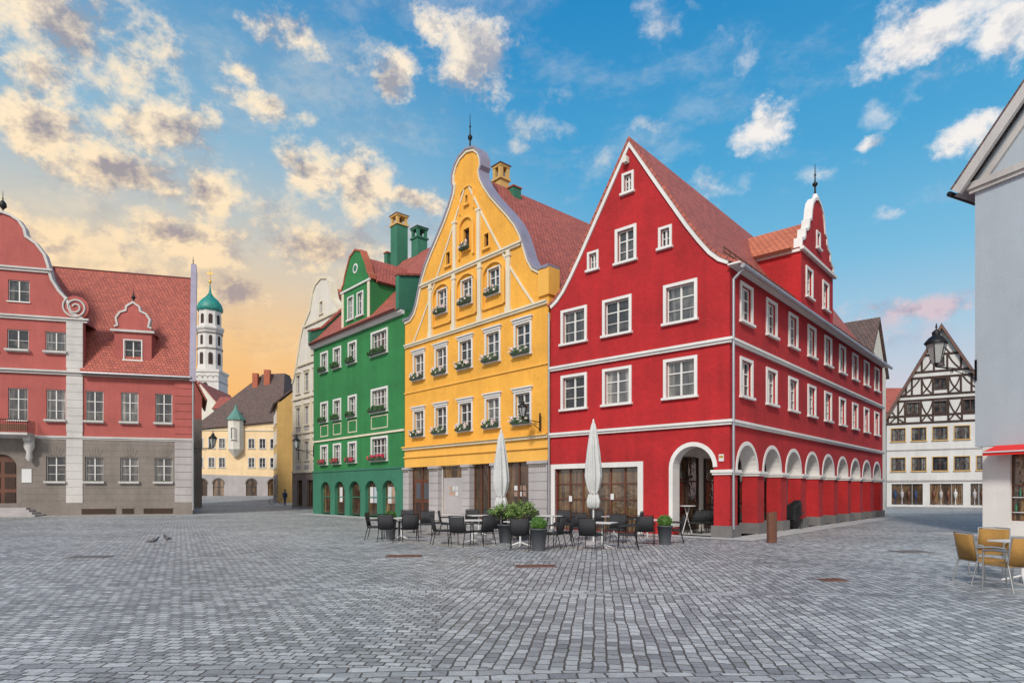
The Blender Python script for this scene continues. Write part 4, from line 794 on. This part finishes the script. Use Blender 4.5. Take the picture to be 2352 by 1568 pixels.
def blobs(lst):
    acc=None
    for px,py,a,b_ in lst:
        c=cdir(px,py); k=(c.y)/FL; sa=1/(a*k); sb_=1/(b_*k)
        v=nd(nt,'ShaderNodeVectorMath',operation='MULTIPLY_ADD'); lk(wd,v.inputs[0]); v.inputs[1].default_value=(sa,sa*.8,sb_); v.inputs[2].default_value=(-c.x*sa,-c.y*sa*.8,-c.z*sb_)
        l=nd(nt,'ShaderNodeVectorMath',operation='LENGTH'); lk(v.outputs[0],l.inputs[0]); acc=l.outputs[1] if acc is None else mth(nt,'MINIMUM',acc,l.outputs[1])
    return acc
solid=[(130,50,180,105),(100,170,75,60),(60,280,120,60),(285,405,170,55),(370,300,105,65),(600,235,90,45),(556,160,50,30),(680,385,90,60),(680,78,70,38),(905,185,45,66),(1100,110,80,100),(845,420,68,88),(950,452,62,24),(1745,300,90,42),(2160,65,150,60),(2325,75,70,60),(2250,280,52,30),(470,440,85,60),(430,550,130,50),(120,540,190,60),(740,565,160,50),(2005,345,34,22),(985,45,48,40),(300,650,210,38),(560,670,130,34),(2120,700,150,38)]
wisp=[(1310,420,60,36),(1385,385,70,60),(1690,140,60,90),(1520,60,90,70),(2030,255,60,60),(1195,337,45,26),(2030,480,45,16),(1640,430,80,50),(1900,410,100,36),(2080,770,190,60),(640,490,110,60),(1250,280,110,50),(800,150,110,60),(2150,190,90,40),(1490,280,60,30)]
n1=noise(nt,wz,13,9,.66); off_=nd(nt,'ShaderNodeVectorMath',operation='ADD'); lk(wz,off_.inputs[0]); off_.inputs[1].default_value=(-.016,.0,.024); n2=noise(nt,off_.outputs[0],13,6,.62)
n1c=mth(nt,'SUBTRACT',n1,.5)
dS=mth(nt,'ADD',mth(nt,'SUBTRACT',1.0,blobs(solid)),mth(nt,'MULTIPLY',n1c,3.7))
dW=mth(nt,'ADD',mth(nt,'SUBTRACT',.62,blobs(wisp)),mth(nt,'MULTIPLY',n1c,3.6))
aS=mapr(nt,dS,-.25,.75,0,1,True); aW=mapr(nt,dW,-.2,1.1,0,.7,True)
nb=noise(nt,scalev(nt,dv,(2.2,2.2,5)),1.9,9,.66)
wf2=mapr(nt,dt.outputs[1],.5,.93,0,1,True)
thr=mth(nt,'ADD',nb,mth(nt,'MULTIPLY',wf2,.03))
aB=mth(nt,'MULTIPLY',mapr(nt,thr,.52,.7,0,.55,True),mapr(nt,Z,.02,.5,1,.4))
back=mapr(nt,Y,.1,-.3,0,1,True); aB2=mth(nt,'MULTIPLY',back,mapr(nt,nb,.42,.6,0,.9,True))
al=mth(nt,'MAXIMUM',mth(nt,'MAXIMUM',aS,aW),mth(nt,'MAXIMUM',aB,aB2))
lit=mth(nt,'MULTIPLY_ADD',mth(nt,'SUBTRACT',n1,n2),6.5,mth(nt,'MULTIPLY_ADD',wf2,-.12,.86))
lit=mth(nt,'SUBTRACT',lit,mapr(nt,dS,.3,1.5,0,.8,True),clamp=True)
cl_b=mixc(nt,lit,(.42,.5,.62),(.92,.88,.85)); cl_w=mixc(nt,lit,(.34,.33,.37),(1.0,.83,.60))
cl_w=mixc(nt,mapr(nt,Z,.14,.46,.9,0),cl_w,mixc(nt,lit,(.52,.38,.32),(1.0,.68,.34)))
cloud=mixc(nt,wf2,cl_b,cl_w)
pinkm=mth(nt,'MULTIPLY',mapr(nt,Z,.25,.36,.9,0),mapr(nt,X,.25,.5))
cloud=mixc(nt,pinkm,cloud,mixc(nt,lit,(.36,.34,.46),(.66,.53,.6)))
fin=mixc(nt,al,base,cloud)
lk(mixc(nt,mth(nt,'MULTIPLY',back,.6),fin,(.85,.8,.74)),bg.inputs[0]); lk(mth(nt,'MULTIPLY_ADD',back,.22,1.0),bg.inputs[1])
# sun + camera
sl=bpy.data.lights.new('sun','SUN'); sl.energy=3.1; sl.angle=math.radians(9); sl.color=(1,.93,.83)
so=bpy.data.objects.new('sun',sl); COL.objects.link(so); so.rotation_euler=Vector((.25,.76,-.62)).to_track_quat('-Z','Y').to_euler()
cam=bpy.data.cameras.new('camera'); cam.lens=1420/2352*36; cam.sensor_width=36; cam.shift_y=.1458; cam.clip_end=2000; cam.clip_start=.1
co=bpy.data.objects.new('camera',cam); COL.objects.link(co); co.location=(0,0,EYE); co.rotation_euler=(math.radians(90),0,0); SC.camera=co
